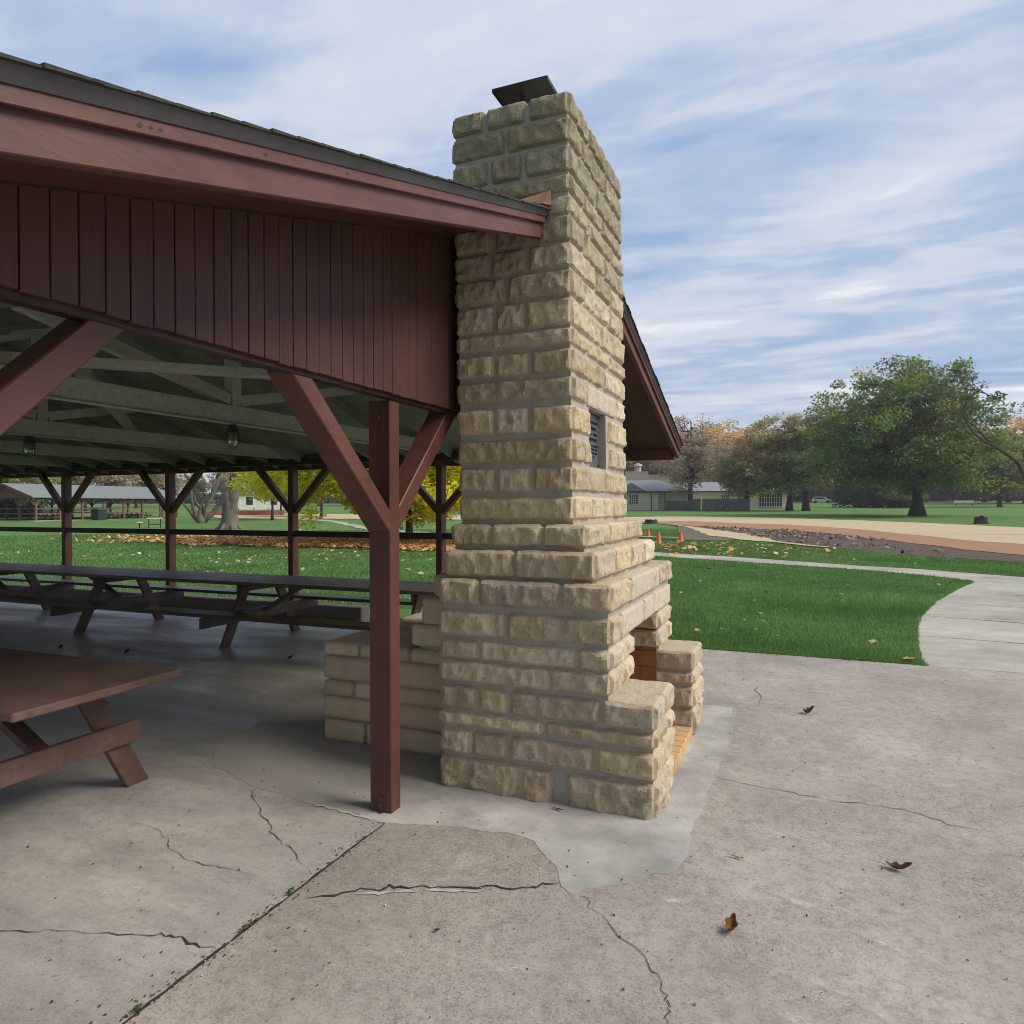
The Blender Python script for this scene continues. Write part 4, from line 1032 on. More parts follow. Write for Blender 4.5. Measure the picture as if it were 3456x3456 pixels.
# ------------------------------------------------------------------ grass and fallen leaves
def inside(px, py, poly):
    c = np.zeros(len(px), bool); j = len(poly) - 1
    for i in range(len(poly)):
        xi, yi = poly[i]; xj, yj = poly[j]
        k = ((yi > py) != (yj > py)) & (px < (xj - xi) * (py - yi) / (yj - yi + 1e-12) + xi)
        c ^= k; j = i
    return c
BLOCK = [side, near_e + low_e[::-1], low_e + mid_e[::-1], mid_e + far_e[::-1], [(-6.6, 42), (-5.5, 36), (-4.85, 32.4), (-3.6, 32.2), (-2.64, 32.9), (-4.25, 37.5), (-5.8, 44.5), (-7.6, 51.6), (-8.38, 53)]]
def lawn_points(n, r0, r1, a0, a1, pw=1.0):
    out = []
    tot = 0
    while tot < n:
        u = RNG.random(n * 2); r = r0 * (r1 / r0) ** (u ** pw); a = RNG.uniform(a0, a1, n * 2)
        x, y = r * np.sin(a), r * np.cos(a)
        ok = ((x > -1.93) & (y > 7.905)) | ((x <= -1.93) & (y > 8.28)) | ((x <= -5.9) & (y > 8.28))
        for p in BLOCK: ok &= ~inside(x, y, p)
        x, y = x[ok], y[ok]; out.append(np.stack([x, y], 1)); tot += len(x)
    return np.concatenate(out)[:n]
def tzv(x, y): return np.interp(np.hypot(x, y), TR, TZ) - .03
def blades(n, r0, r1, a0, a1, pw, edge=None):
    p = lawn_points(n, r0, r1, a0, a1, pw) if edge is None else edge
    n = len(p); x, y = p[:, 0], p[:, 1]; r = np.hypot(x, y)
    h = RNG.uniform(.026, .058, n) * (1 + .012 * r); w = .0035 + .00062 * r
    d = RNG.uniform(0, 2 * np.pi, n); ln = RNG.uniform(0, .7, n) * h; la = RNG.uniform(0, 2 * np.pi, n)
    z = tzv(x, y)
    V = np.empty((n, 3, 3))
    V[:, 0] = np.stack([x - w * np.cos(d), y - w * np.sin(d), z], 1); V[:, 1] = np.stack([x + w * np.cos(d), y + w * np.sin(d), z], 1)
    V[:, 2] = np.stack([x + ln * np.cos(la), y + ln * np.sin(la), z + h], 1)
    pt = np.array([noise.noise(Vector((a * .55, b * .55, 0))) + .6 * noise.noise(Vector((a * 2.3, b * 2.3, 5))) for a, b in p])
    kk = np.clip(.5 + .55 * pt, 0, 1)[:, None]; base = kk * np.array([[.20, .35, .12]]) + (1 - kk) * np.array([[.125, .27, .08]])
    base = base * (1 + .15 * pt[:, None]) * RNG.uniform(.7, 1.3, (n, 1))
    dry = RNG.random(n) < .045 + .10 * np.clip(pt - .35, 0, 1); base[dry] = np.array([.20, .19, .07])
    return V.reshape(-1, 3), np.arange(3 * n).reshape(n, 3), np.repeat(np.clip(base, .01, 1), 3, axis=0)
A_ = [blades(170000, 7.95, 48, R(-15), R(17), .9), blades(100000, 11, 48, R(-63), R(-23), .9)]
ex = RNG.uniform(-1.9, 1.2, 7000); ey = 7.905 + np.abs(RNG.normal(0, .10, 7000))
A_.append(blades(0, 1, 1, 0, 0, 1, np.stack([ex, ey], 1)))
sp = np.array(side[:12]); ts = RNG.uniform(0, 11, 9000); i_ = ts.astype(int); f_ = (ts - i_)[:, None]
ep = sp[i_] * (1 - f_) + sp[np.minimum(i_ + 1, 11)] * f_; ep[:, 0] -= np.abs(RNG.normal(0, .08, 9000)) - .012; ep[:, 1] -= np.abs(RNG.normal(0, .02, 9000))
A_.append(blades(0, 1, 1, 0, 0, 1, ep))
V = np.concatenate([a[0] for a in A_]); F = np.arange(len(V)).reshape(-1, 3); T = np.concatenate([a[2] for a in A_])
tag(np_mesh('grass', V, F, 'blade', T), 'short mown green grass of the park lawn', 'grass', kind='stuff')

def litter(name, pts, size, cols, label, lift=.05, low=.012):
    n = len(pts); C = np.column_stack([pts, tzv(pts[:, 0], pts[:, 1]) + RNG.uniform(low, lift, n)])
    V, F, T = leaf_quads(C, size, pal(cols, n, .3), 1.6, 1.25)
    return tag(np_mesh(name, V, F, 'dry_leaf', T), label, 'leaves', kind='stuff')
q = RNG.normal(size=(26000, 2)) * np.array([5.0, 2.3]) + np.array([-17.8, 25.4])
nz = np.array([noise.noise(Vector((a * .5, b * .7, 2))) for a, b in q])
q = q[(q[:, 1] > 21.6 + 1.2 * nz) & (q[:, 1] < 30.5) & (nz > -.55)]
litter('leaf_carpet', q, .17, [(.66, .35, .13), (.58, .28, .10), (.70, .45, .21), (.50, .25, .11), (.72, .50, .27)], 'carpet of fallen orange leaves under the yellow maple', .11, .05)
a = lawn_points(500, 13, 30, R(-58), R(-26), .9); c = lawn_points(170, 22.5, 34, R(-10), R(3), 1); d_ = lawn_points(60, 9, 24, R(-9), R(13), 1); e_ = lawn_points(260, 24, 60, R(-60), R(-22), 1)
a = a[RNG.random(len(a)) < np.exp(-((a[:, 0] + 16) / 9) ** 2) * np.exp(-((a[:, 1] - 21) / 6) ** 2)]
litter('fallen_leaves', np.concatenate([a, c, e_]), .12, [(.55, .45, .22), (.58, .50, .30), (.50, .34, .14), (.44, .24, .10)], 'single fallen leaves scattered over the lawn', .07)

litter('fallen_leaves', d_, .072, [(.50, .42, .24), (.52, .46, .30), (.42, .26, .12), (.36, .17, .08)], 'few small dry leaves lying on the lawn beside the sidewalk', .06)
# the far wood closing the horizon, one mass of undergrowth
n = 60000
a = RNG.uniform(R(-66), R(24), n); r = RNG.uniform(225, 262, n); x, y = r * np.sin(a), r * np.cos(a)
hh = np.array([5.5 + 3.5 * noise.noise(Vector((p * 18, 0, 3))) for p in a]) * np.where(a < R(-22), .55, 1.0)
C = np.column_stack([x, y, tzv(x, y) + RNG.random(n) ** .8 * hh])
V, F, T = leaf_quads(C, 1.0, pal(OLIVE + BROWN + GRN, n, .3) * 1.2, .3)
tag(np_mesh('far_wood', V, F, 'leaf', T), 'far-off wood closing the park behind the trees', 'wood', kind='stuff')
# ------------------------------------------------------------------ far picnic shelter
fx0, fx1, fy0, fy1 = -77.0, -68.7, 44.4, 61.0
fz = tz(-68.7, 46) + .06
fp = thing('picnic_shelter', 'distant picnic shelter with pale grey roof and red brown posts across the lawn', 'pavilion', (-72.85, 52.5, fz))
mb = MB(); mb.box(fx0 - .4, fx1 + .4, fy0 - .4, fy1 + .4, fz - .5, fz); mb.build('slab', 'concrete_walk', fp)
rx = -72.85
def fzt(x): return fz + 3.72 - .30 * abs(x - rx)
for s in (-1, 1):
    mb = MB(); xa, xb = rx, rx + s * 4.75
    a, c = (xa, xb) if s > 0 else (xb, xa)
    mb.hexa([(a, fy0 - .6, fzt(a) - .06), (c, fy0 - .6, fzt(c) - .06), (c, fy1 + .6, fzt(c) - .06), (a, fy1 + .6, fzt(a) - .06)], [(a, fy0 - .6, fzt(a)), (c, fy0 - .6, fzt(c)), (c, fy1 + .6, fzt(c)), (a, fy1 + .6, fzt(a))])
    mb.build('roof', 'far_roof', fp)
    mb = MB(); mb.beam((rx, fy0 - .62, fzt(rx) - .10), (rx + s * 4.75, fy0 - .62, fzt(rx + s * 4.75) - .10), .04, .2, (0, 1, 0)); mb.build('rake_board', 'far_red', fp)
for yy in (fy0, fy1):
    mb = MB(); mb.add([(fx0, yy, fz + 2.2), (fx1, yy, fz + 2.2), (fx1, yy, fzt(fx1) - .07), (rx, yy, fzt(rx) - .07), (fx0, yy, fzt(fx0) - .07), (fx0, yy + .04, fz + 2.2), (fx1, yy + .04, fz + 2.2), (fx1, yy + .04, fzt(fx1) - .07), (rx, yy + .04, fzt(rx) - .07), (fx0, yy + .04, fzt(fx0) - .07)],
                   [(0, 1, 2, 3, 4), (9, 8, 7, 6, 5), (0, 5, 6, 1), (1, 6, 7, 2), (2, 7, 8, 3), (3, 8, 9, 4), (4, 9, 5, 0)]); mb.build('gable_siding', 'far_red', fp)
def fpost(x, y, along):
    mb = MB(); mb.box(x - .08, x + .08, y - .08, y + .08, fz, fz + 2.2); mb.build('post', 'far_red', fp)
    for s in (-1, 1):
        mb = MB(); d = (0, s, 0) if along == 'y' else (s, 0, 0)
        mb.beam((x, y, fz + 1.45), (x + d[0] * .75, y + d[1] * .75, fz + 2.2), .09, .1, (1, 0, 0) if along == 'y' else (0, 1, 0)); mb.build('brace', 'far_red', fp)
ys = [fy0 + k * (fy1 - fy0) / 7 for k in range(8)]
for x in (fx0, fx1):
    for k, y in enumerate(ys): fpost(x, y, 'y')
    for za in (.62, 1.12):
        mb = MB(); mb.box(x - .03, x + .03, fy0 + .09, fy1 - .09, fz + za, fz + za + .1); mb.build('rail', 'far_red', fp)
    mb = MB(); mb.box(x - .06, x + .06, fy0 + .05, fy1 - .05, fz + 2.2, fz + 2.36); mb.build('eave_beam', 'far_red', fp)
for x in (-74.6, -71.2):
    for y in (fy0, fy1): fpost(x, y, 'x')
for za in (.62, 1.12):
    mb = MB(); mb.box(fx0 + .09, fx1 - .09, fy0 - .03, fy0 + .03, fz + za, fz + za + .1); mb.build('rail', 'far_red', fp)
# tables under the far shelter
ft = table('picnic_table', 'picnic table at the near end under the far shelter roof', -1.1, 1.1, 0, [-.75, .75], group='tables under the far shelter', planks=3)
ft.location = (-70.6, 47.6, fz)
for x, y, l in ((-73.5, 49.5, 'picnic table deeper under the far shelter, left of the green bin'), (-70.4, 53.6, 'picnic table right of the purple centre post under the far shelter'), (-70.5, 57.3, 'picnic table right of the green bin near the open end of the far shelter'), (-73.8, 58.6, 'picnic table at the open end of the far shelter, back row')):
    c = copy_tree(ft); c.location = (x, y, fz); c['label'] = l
bx, by_ = -67.2, 49.9; bz = tz(bx, by_)
t = thing('refuse_bin', 'dark green square refuse bin in front of the far shelter', 'bin', (bx, by_, bz))
mb = MB(); mb.box(bx - .5, bx + .5, by_ - .5, by_ + .5, bz, bz + 1.05); mb.build('body', 'bin_green', t, bevel=.03)
mb = MB(); mb.hexa([(bx - .55, by_ - .55, bz + 1.051), (bx + .55, by_ - .55, bz + 1.051), (bx + .55, by_ + .55, bz + 1.051), (bx - .55, by_ + .55, bz + 1.051)], [(bx - .4, by_ - .4, bz + 1.22), (bx + .4, by_ - .4, bz + 1.22), (bx + .4, by_ + .4, bz + 1.22), (bx - .4, by_ + .4, bz + 1.22)]); mb.build('lid', 'bin_green', t)
# white table and stool on the lawn
x, y = -45.2, 38.06; z = tz(x, y); t = thing('game_table', 'small pale stone table on thin legs standing on the lawn', 'table', (x, y, z))
dx, dy = .62, .78
mb = MB(); mb.beam((x - dx * .55, y - dy * .55, z + .72), (x + dx * .55, y + dy * .55, z + .72), .8, .07); mb.build('tabletop', 'white_paint', t, bevel=.01)
for s in (-1, 1):
    for q in (-1, 1):
        px, py = x + dx * .4 * s - dy * .28 * q, y + dy * .4 * s + dx * .28 * q
        mb = MB(); mb.tube([(px, py, z), (px, py, z + .68)], [.028, .028], 8); mb.build('leg', 'dark_metal', t)
mb = MB(); mb.tube([(x - dx * .4, y - dy * .4, z + .25), (x + dx * .4, y + dy * .4, z + .25)], [.025, .025], 8); mb.build('stretcher', 'dark_metal', t)
x, y = -46.0, 37.4; z = tz(x, y); t = thing('stool', 'small pale seat on one post left of the stone table', 'stool', (x, y, z))
mb = MB(); mb.lathe([(.22, .36), (.24, .38), (.24, .43), (.22, .45)], (x, y, z), 16); mb.build('seat', 'white_paint', t)
mb = MB(); mb.lathe([(.05, 0), (.05, .359)], (x, y, z), 10); mb.build('post', 'dark_metal', t)
# construction netting
x0, y0, x1, y1 = -72.5, 66.5, -63.5, 73.5
t = thing('safety_fence', 'orange safety netting fence strung across the far lawn', 'fence', (-68, 70, tz(-68, 70)))
mb = MB()
for k in range(12):
    a, c = k / 12, (k + 1) / 12; pa = (x0 + (x1 - x0) * a, y0 + (y1 - y0) * a); pc = (x0 + (x1 - x0) * c, y0 + (y1 - y0) * c)
    za, zc = tz(*pa), tz(*pc); s = .08 * math.sin(k * 2.1); s2 = .08 * math.sin((k + 1) * 2.1)
    mb.hexa([(pa[0], pa[1], za + .05), (pc[0], pc[1], zc + .05), (pc[0], pc[1] + .02, zc + .05), (pa[0], pa[1] + .02, za + .05)], [(pa[0], pa[1], za + .62 + s), (pc[0], pc[1], zc + .62 + s2), (pc[0], pc[1] + .02, zc + .62 + s2), (pa[0], pa[1] + .02, za + .62 + s)])
mb.build('net', 'netting', t)
for k in range(0, 13, 2):
    a = k / 12; px, py = x0 + (x1 - x0) * a, y0 + (y1 - y0) * a; mb = MB(); mb.box(px - .03, px + .03, py + .022, py + .08, tz(px, py), tz(px, py) + 1.05); mb.build('stake', 'dark_metal', t)
# white house on the left
hx, hy = -92.0, 97.0; hz = tz(hx, hy)
t = thing('white_house', 'small white house with grey roof half hidden by the gold maple', 'house', (hx, hy, hz), rz=0)
du = Vector((.69, .72, 0)); dv = Vector((-.72, .69, 0)); O = Vector((hx, hy, hz))
def hp(u, v, w): return O + du * u + dv * v + Vector((0, 0, w))
mb = MB(); mb.hexa([hp(-3, 0, -.3), hp(9, 0, -.3), hp(9, 8, -.3), hp(-3, 8, -.3)], [hp(-3, 0, 2.9), hp(9, 0, 2.9), hp(9, 8, 2.9), hp(-3, 8, 2.9)]); mb.build('wall', 'white_paint', t)
mb = MB(); a = [hp(-3.5, -.5, 2.91), hp(9.5, -.5, 2.91), hp(9.5, 8.5, 2.91), hp(-3.5, 8.5, 2.91), hp(-3.5, 4, 4.7), hp(9.5, 4, 4.7)]
mb.add(a, [(0, 1, 5, 4), (2, 3, 4, 5), (0, 4, 3), (1, 2, 5), (3, 2, 1, 0)]); mb.build('roof', 'slate_roof', t)
for u in (-.2, 4, 7):
    mb = MB(); mb.hexa([hp(u, -.06, .9), hp(u + 1.1, -.06, .9), hp(u + 1.1, -.004, .9), hp(u, -.004, .9)], [hp(u, -.06, 2.3), hp(u + 1.1, -.06, 2.3), hp(u + 1.1, -.004, 2.3), hp(u, -.004, 2.3)]); mb.build('window', 'glass_dark', t)

# ------------------------------------------------------------------ pale brick building on the right
O = Vector((-22.9, 118.5, .80)); du = Vector((.982, .19, 0)); dv = Vector((-.19, .982, 0))
def bp(u, v, w): return O + du * u + dv * v + Vector((0, 0, w))
def bbox(mb, u0, u1, v0, v1, w0, w1, mi=0):
    mb.hexa([bp(u0, v0, w0), bp(u1, v0, w0), bp(u1, v1, w0), bp(u0, v1, w0)], [bp(u0, v0, w1), bp(u1, v0, w1), bp(u1, v1, w1), bp(u0, v1, w1)], mi)
bl = thing('park_building', 'long pale brick building with blue grey hip roofs and white windows beyond the straw bank', 'building', tuple(O))
mb = MB(); bbox(mb, -9, .9, 0, 11, -1, 3.25); bbox(mb, .901, 6, 1.2, 11, -1, 3.25); mb.build('wall', 'pale_brick', bl)
mb = MB(); bbox(mb, 5.2, 24, 9, 18, -1, 3.4); mb.build('wall', 'pale_brick', bl)
mb = MB(); bbox(mb, -9, 5, 7, 16, 2.6, 6.2); bbox(mb, -9.1, 5.1, 6.9, 16.1, 6.201, 6.4); mb.build('parapet_block', 'pale_stone', bl)
mb = MB(); bbox(mb, -5, -.9, 6.2, 8, 4, 7.0); o = mb.build('chimney', 'pale_stone', bl)
mb = MB(); c = bp(-2.7, 7, 0); mb.lathe([(.62, 7.0), (.6, 7.9), (.85, 8.0), (.7, 8.3), (.1, 8.5)], (c.x, c.y, .8), 12); mb.build('vent', 'pale_stone', bl)
def hip(name, u0, u1, v0, v1, w0, w1, ins_l, ins_r):
    vm = (v0 + v1) / 2; a = [bp(u0, v0, w0), bp(u1, v0, w0), bp(u1, v1, w0), bp(u0, v1, w0), bp(u0 + ins_l, vm, w1), bp(u1 - ins_r, vm, w1)]
    mb = MB(); mb.add(a, [(0, 1, 5, 4), (2, 3, 4, 5), (0, 4, 3), (1, 2, 5), (3, 2, 1, 0)]); return mb.build(name, 'slate_roof', bl)
hip('roof', -9.6, 6.6, -.6, 11.5, 3.26, 5.35, .5, 5.6); hip('roof', 4.8, 24.6, 8.4, 18.6, 3.41, 5.2, 1, 5)
mb = MB(); a = [bp(-6.2, -.75, 3.3), bp(-1.2, -.75, 3.3), bp(-3.7, -.75, 4.75), bp(-3.7, 3.6, 4.85), bp(-6.2, 1.0, 3.4), bp(-1.2, 1.0, 3.4)]
mb.add(a, [(0, 1, 2), (1, 5, 3, 2), (0, 2, 3, 4), (0, 4, 5, 1), (4, 3, 5)]); mb.build('roof_gablet', 'slate_roof', bl)
mb = MB(); bbox(mb, -9.7, 6.7, -.75, -.55, 3.05, 3.255); bbox(mb, 4.7, 24.7, 8.25, 8.42, 3.2, 3.405); mb.build('gutter', 'dark_metal', bl)
def window(u0, u1, v, w0, w1, nu, nw):
    mb = MB(); bbox(mb, u0, u1, v - .05, v - .002, w0, w1); g = mb.build('window', 'glass_dark', bl)
    mb = MB(); f = .09
    bbox(mb, u0 - f, u1 + f, v - .12, v - .003, w0 - f, w0); bbox(mb, u0 - f, u1 + f, v - .12, v - .003, w1, w1 + f); bbox(mb, u0 - f, u0, v - .119, v - .003, w0, w1); bbox(mb, u1, u1 + f, v - .119, v - .003, w0, w1)
    for k in range(1, nu): u = u0 + (u1 - u0) * k / nu; bbox(mb, u - .05, u + .05, v - .11, v - .051, w0, w1)
    for k in range(1, nw): w = w0 + (w1 - w0) * k / nw; bbox(mb, u0, u1, v - .105, v - .0515, w - .035, w + .035)
    mb.build('frame', 'white_paint', g)
window(-4.0, -2.55, 0, 1.15, 2.65, 4, 4); window(12.2, 13.4, 9, 1.3, 2.7, 4, 3); window(15, 16.2, 9, 1.2, 2.7, 3, 3); window(18.6, 22.4, 9, .6, 2.9, 9, 3); window(-8.2, -6.8, 0, 1.15, 2.65, 4, 4)
mb = MB(); bbox(mb, -.35, -.22, -.12, -.002, -.3, 3.2); mb.build('downspout', 'dark_metal', bl); mb = MB(); bbox(mb, 1.95, 2.08, 1.08, 1.198, -.3, 3.2); mb.build('downspout', 'dark_metal', bl)
# board fence and rubble wall before it
def fpt(p, w): return Vector((p[0], p[1], tz(*p) + w))
fl = [bp(2.2, -.6, 0), bp(4.2, -3, 0), bp(7.6, -4.2, 0)]
t = thing('board_fence', 'weathered grey board fence at the corner of the pale building', 'fence', (fl[1].x, fl[1].y, tz(fl[1].x, fl[1].y)))
for q in range(2):
    mb = MB(); a, c = fl[q], fl[q + 1]; L = (c - a).length; n = int(L / .2)
    for k in range(n):
        p = a.lerp(c, (k + .5) / n); z = tz(p.x, p.y); h = 1.62 + random.uniform(-.02, .02) + (.3 if q and k > n * .5 else 0); d = (c - a).normalized() * (L / n * .47)
        mb.hexa([(p.x - d.x, p.y - d.y, z - .2), (p.x + d.x, p.y + d.y, z - .2), (p.x + d.x, p.y + d.y + .05, z - .2), (p.x - d.x, p.y - d.y + .05, z - .2)], [(p.x - d.x, p.y - d.y, z + h), (p.x + d.x, p.y + d.y, z + h), (p.x + d.x, p.y + d.y + .05, z + h), (p.x - d.x, p.y - d.y + .05, z + h)])
    mb.build('board_panel', 'fence_grey', t)
a, c = bp(7.8, -4.1, 0), bp(15.2, -4.6, 0)
mb = MB(); z0, z1 = tz(a.x, a.y), tz(c.x, c.y)
mb.hexa([(a.x, a.y, z0 - .4), (c.x, c.y, z1 - .4), (c.x, c.y + .5, z1 - .4), (a.x, a.y + .5, z0 - .4)], [(a.x, a.y, z0 + 1.9), (c.x, c.y, z1 + 1.85), (c.x, c.y + .5, z1 + 1.85), (a.x, a.y + .5, z0 + 1.9)])
tag(mb.build('rubble_wall', 'rubble_wall'), 'dark rubble stone wall right of the board fence', 'wall')
# white car far behind
cx, cy = 5.4, 186.0; cz = tz(cx, cy) + .02
t = thing('parked_car', 'small white car parked far off between the trees', 'car', (cx, cy, cz))
prof = [(-2.2, .35), (2.2, .35), (2.25, .8), (1.5, .98), (.75, 1.55), (-1.5, 1.58), (-2.15, 1.05), (-2.25, .7)]
mb = MB(); n = len(prof); mb.add([(cx + u, cy - .85, cz + w) for u, w in prof] + [(cx + u, cy + .85, cz + w) for u, w in prof], [tuple(range(n)), tuple(range(2 * n - 1, n - 1, -1))] + [(i, n + i, n + (i + 1) % n, (i + 1) % n) for i in range(n)]); mb.build('body', 'car_white', t, bevel=.06)
gp_ = [(1.2, 1.02), (.66, 1.45), (-1.35, 1.47), (-1.85, 1.05)]
mb = MB(); mb.add([(cx + u, cy - .87, cz + w) for u, w in gp_] + [(cx + u, cy + .87, cz + w) for u, w in gp_], [(0, 1, 2, 3), (7, 6, 5, 4), (0, 4, 5, 1), (1, 5, 6, 2), (2, 6, 7, 3), (3, 7, 4, 0)]); mb.build('window', 'glass_dark', t)
for u in (-1.35, 1.4):
    for s in (-1, 1):
        mb = MB(); mb.tube([(cx + u, cy + s * .72, cz + .33), (cx + u, cy + s * .92, cz + .33)], [.34, .34], 16); mb.build('wheel', 'tyre', t)
# pale bench under the oak's right limbs
x, y = 28.5, 150.; z = tz(x, y)
t = thing('park_bench', 'pale bench far off under the right limbs of the oak', 'bench', (x, y, z))
mb = MB(); mb.box(x - 1.6, x + 1.6, y - .3, y + .1, z + .42, z + .5); mb.build('seat', 'white_paint', t)
mb = MB(); mb.box(x - 1.6, x + 1.6, y + .14, y + .2, z + .55, z + .98); mb.build('backrest', 'white_paint', t)
for s in (-1.3, 1.3):
    mb = MB(); mb.box(x + s - .05, x + s + .05, y - .28, y + .19, z - .05, z + .419); mb.build('leg', 'dark_metal', t)
# traffic cones
def cone_mesh():
    t = thing('traffic_cone', 'orange traffic cone, farthest left, partly behind the chimney step', 'traffic cone', (0, 0, 0), 'traffic cones beside the worn soil')
    mb = MB(); mb.prism([(-.18, -.18), (.18, -.18), (.18, .18), (-.18, .18)], 0, .03); mb.build('base', 'cone_orange', t, bevel=.01)
    mb = MB(); mb.lathe([(.135, .0305), (.125, .05), (.045, .44), (.04, .47), (.03, .47)], n=18); mb.build('cone', 'cone_orange', t, smooth=False)
    return t
c0 = cone_mesh()
for i, ((x, y), l) in enumerate(zip([(-6.87, 34.3), (-5.60, 30.2), (-4.83, 31.4)], ['orange traffic cone standing behind the pale plank, nearest the chimney', 'orange traffic cone in front of the pale plank, middle of the three', 'orange traffic cone at the right end of the pale plank'])):
    c = c0 if i == 0 else copy_tree(c0); c.location = (x, y, tz(x, y) + .01); c['label'] = l
mb = MB(); mb.beam((-7.3, 33.4, .06), (-5.05, 32.6, .07), .32, .10); tag(mb.build('plank', 'plank_pale', bevel=.01), 'pale plank lying on the grass between the cones', 'plank')
# stumps
def stump(x, y, r, h, label, seed, jag):
    z = tz(x, y); t = thing('tree_stump', label, 'stump', (x, y, z)); rs = random.Random(seed); mb = MB(); n = 18; vs = []; fs = []
    for i, (k, zz) in enumerate(((1.28, -.1), (1.12, h * .2), (1, h * .6), (.97, h))):
        for q in range(n):
            a = 2 * math.pi * q / n; rr = r * k * (1 + .10 * math.sin(3 * a + seed) + rs.uniform(-.04, .04)); vs.append((x + rr * math.cos(a), y + rr * math.sin(a), z + zz + (rs.uniform(0, jag) if i == 3 else 0)))
    for i in range(3):
        for q in range(n): fs.append((i * n + q, i * n + (q + 1) % n, (i + 1) * n + (q + 1) % n, (i + 1) * n + q))
    mb.add(vs, fs); mb.build('bark', 'bark_dark', t)
    top = [vs[3 * n + q] for q in range(n)]; m2 = MB(); m2.add(top + [(x, y, z + h + jag * .3)], [(q, (q + 1) % n, n) for q in range(n)]); m2.build('cut_top', 'wood_cut', t)
stump(13.5, 65.2, .44, .55, 'dark upright tree stump on the lawn right of the oak trunk', 3, .14)
stump(-11.65, 59.6, .55, .22, 'low broken stump beside the start of the orange clay', 5, .2)
# wood chips and straw bits in the ditch
n = 3000; q = []
while len(q) < n:
    u = RNG.random(); k = RNG.random()
    x = RNG.uniform(-7, 4.5); y = RNG.uniform(25, 52)
    q.append((x, y))
q = np.array(q); ok = inside(q[:, 0], q[:, 1], near_e + low_e[::-1]); ok &= ~inside(q[:, 0], q[:, 1], [(-7.4, 50.9), (-5.65, 43.4), (-2.71, 33.8), (.9, 28), (1.1, 28.2), (-.85, 32.3), (-3.35, 41.7), (-7.6, 52.4)])
nzz = np.array([noise.noise(Vector((a * .35, b * .2, 9))) for a, b in q]); ok &= nzz > -.12
q = q[ok]; C = np.column_stack([q, tzv(q[:, 0], q[:, 1]) + .1]); V, F, T = leaf_quads(C, .10, pal([(.34, .27, .19), (.24, .18, .12), (.42, .36, .28), (.16, .11, .08), (.10, .07, .055)], len(q), .3), 1.6, 2.2)
tag(np_mesh('wood_chips', V, F, 'dry_leaf', T), 'pale wood chips strewn along the ditch bed', 'wood chips', kind='stuff')

# ------------------------------------------------------------------ leaves on the concrete
def dead_leaf(x, y, L, W, rz, curl, fold, col, label, seed, z=.004):
    """a curled dry leaf with lobed edge, folded along its midrib"""
    rs = random.Random(seed); nu, nv = 14, 8; vs = []; fs = []
    ca, sa = math.cos(rz), math.sin(rz)
    for i in range(nu + 1):
        t = i / nu; w = W * (math.sin(math.pi * min(1, t * .96 + .03)) ** .7) * (1 + .22 * math.sin(t * 17 + seed)) * .5
        for j in range(nv + 1):
            s = -1 + 2 * j / nv; u = (t - .5) * L; v = s * w
            zz = abs(v) * fold + curl * (t - .4) ** 2 * L * 2.2 + .10 * L * noise.noise(Vector((t * 3, s * 1.5, seed))) * abs(s)
            vs.append([u, v * (1 - .25 * fold), zz])
    zm = min(p[2] for p in vs)
    vs = [(x + u * ca - v * sa, y + u * sa + v * ca, z + .002 + w - zm) for u, v, w in vs]
    for i in range(nu):
        for j in range(nv): o = i * (nv + 1) + j; fs.append((o, o + nv + 1, o + nv + 2, o + 1))
    cols = []
    for p in vs:
        k = .75 + .5 * noise.noise(Vector(p) * 60); cols.append(tuple(min(1, max(.01, c * (k + .25))) for c in col))
    mb = MB(); mb.add(vs, fs, 0, cols)
    c0_ = Vector((x - ca * L * .48, y - sa * L * .48, z + .008)); st = MB()
    o = mb.build('dry_leaf', 'dry_leaf', smooth=True, origin=(x, y, z))
    md = o.modifiers.new('thick', 'SOLIDIFY'); md.thickness = .0007
    st.tube([c0_, c0_ - Vector((ca * .25, sa * .25, -.02)) * L, c0_ - Vector((ca * .42, sa * .5, .02)) * L], [.0012, .001, .0008], 5); st.build('leaf_stalk', 'wood_cut', o)
    tag(o, label, 'leaf', 'dead leaves on the concrete')
LF = [(-7.72, 5.25), (-6.79, 5.35), (-7.46, 5.57), (-4.93, 5.8)]
dead_leaf(-.23, 2.69, .068, .055, 1.3, .9, .75, (.21, .11, .025), 'curled amber brown leaf nearest the bottom of the picture', 3)
dead_leaf(.41, 3.42, .10, .048, -.25, .5, .7, (.16, .075, .035), 'long reddish brown folded leaf out on the open concrete', 8)
dead_leaf(.08, 5.74, .085, .075, .4, .8, .8, (.13, .09, .05), 'dull brown curled leaf midway between chimney and sidewalk', 5)
dead_leaf(-.25, 3.26, .06, .012, -.2, .1, .3, (.30, .22, .13), 'thin pale twig-like leaf near the patch edge', 6)
dead_leaf(-1.25, 2.27, .022, .016, .3, .5, .6, (.06, .03, .015), 'tiny dark brown leaf scrap below the wide crack', 9)
dead_leaf(-1.16, 3.42, .07, .014, -.3, .1, .3, (.12, .06, .03), 'thin brown twig-like leaf against the foot of the fireplace', 11, .006)
dead_leaf(-2.0, 17.5, .16, .14, .3, .6, .5, (.40, .13, .05), 'orange red leaf lying alone on the lawn', 12, .03)
dead_leaf(1.05, 8.02, .12, .11, .2, .3, .3, (.38, .36, .09), 'yellow leaf at the lawn corner beside the sidewalk', 13, .02)
dead_leaf(*LF[3], .07, .05, .6, .8, .7, (.05, .035, .025), 'dark leaf on the floor left of the inner hearth, before the long table', 14, .002)
dead_leaf(*LF[1], .07, .05, 1.6, .8, .7, (.045, .035, .025), 'dark leaf on the floor behind the plain table corner', 15, .002)
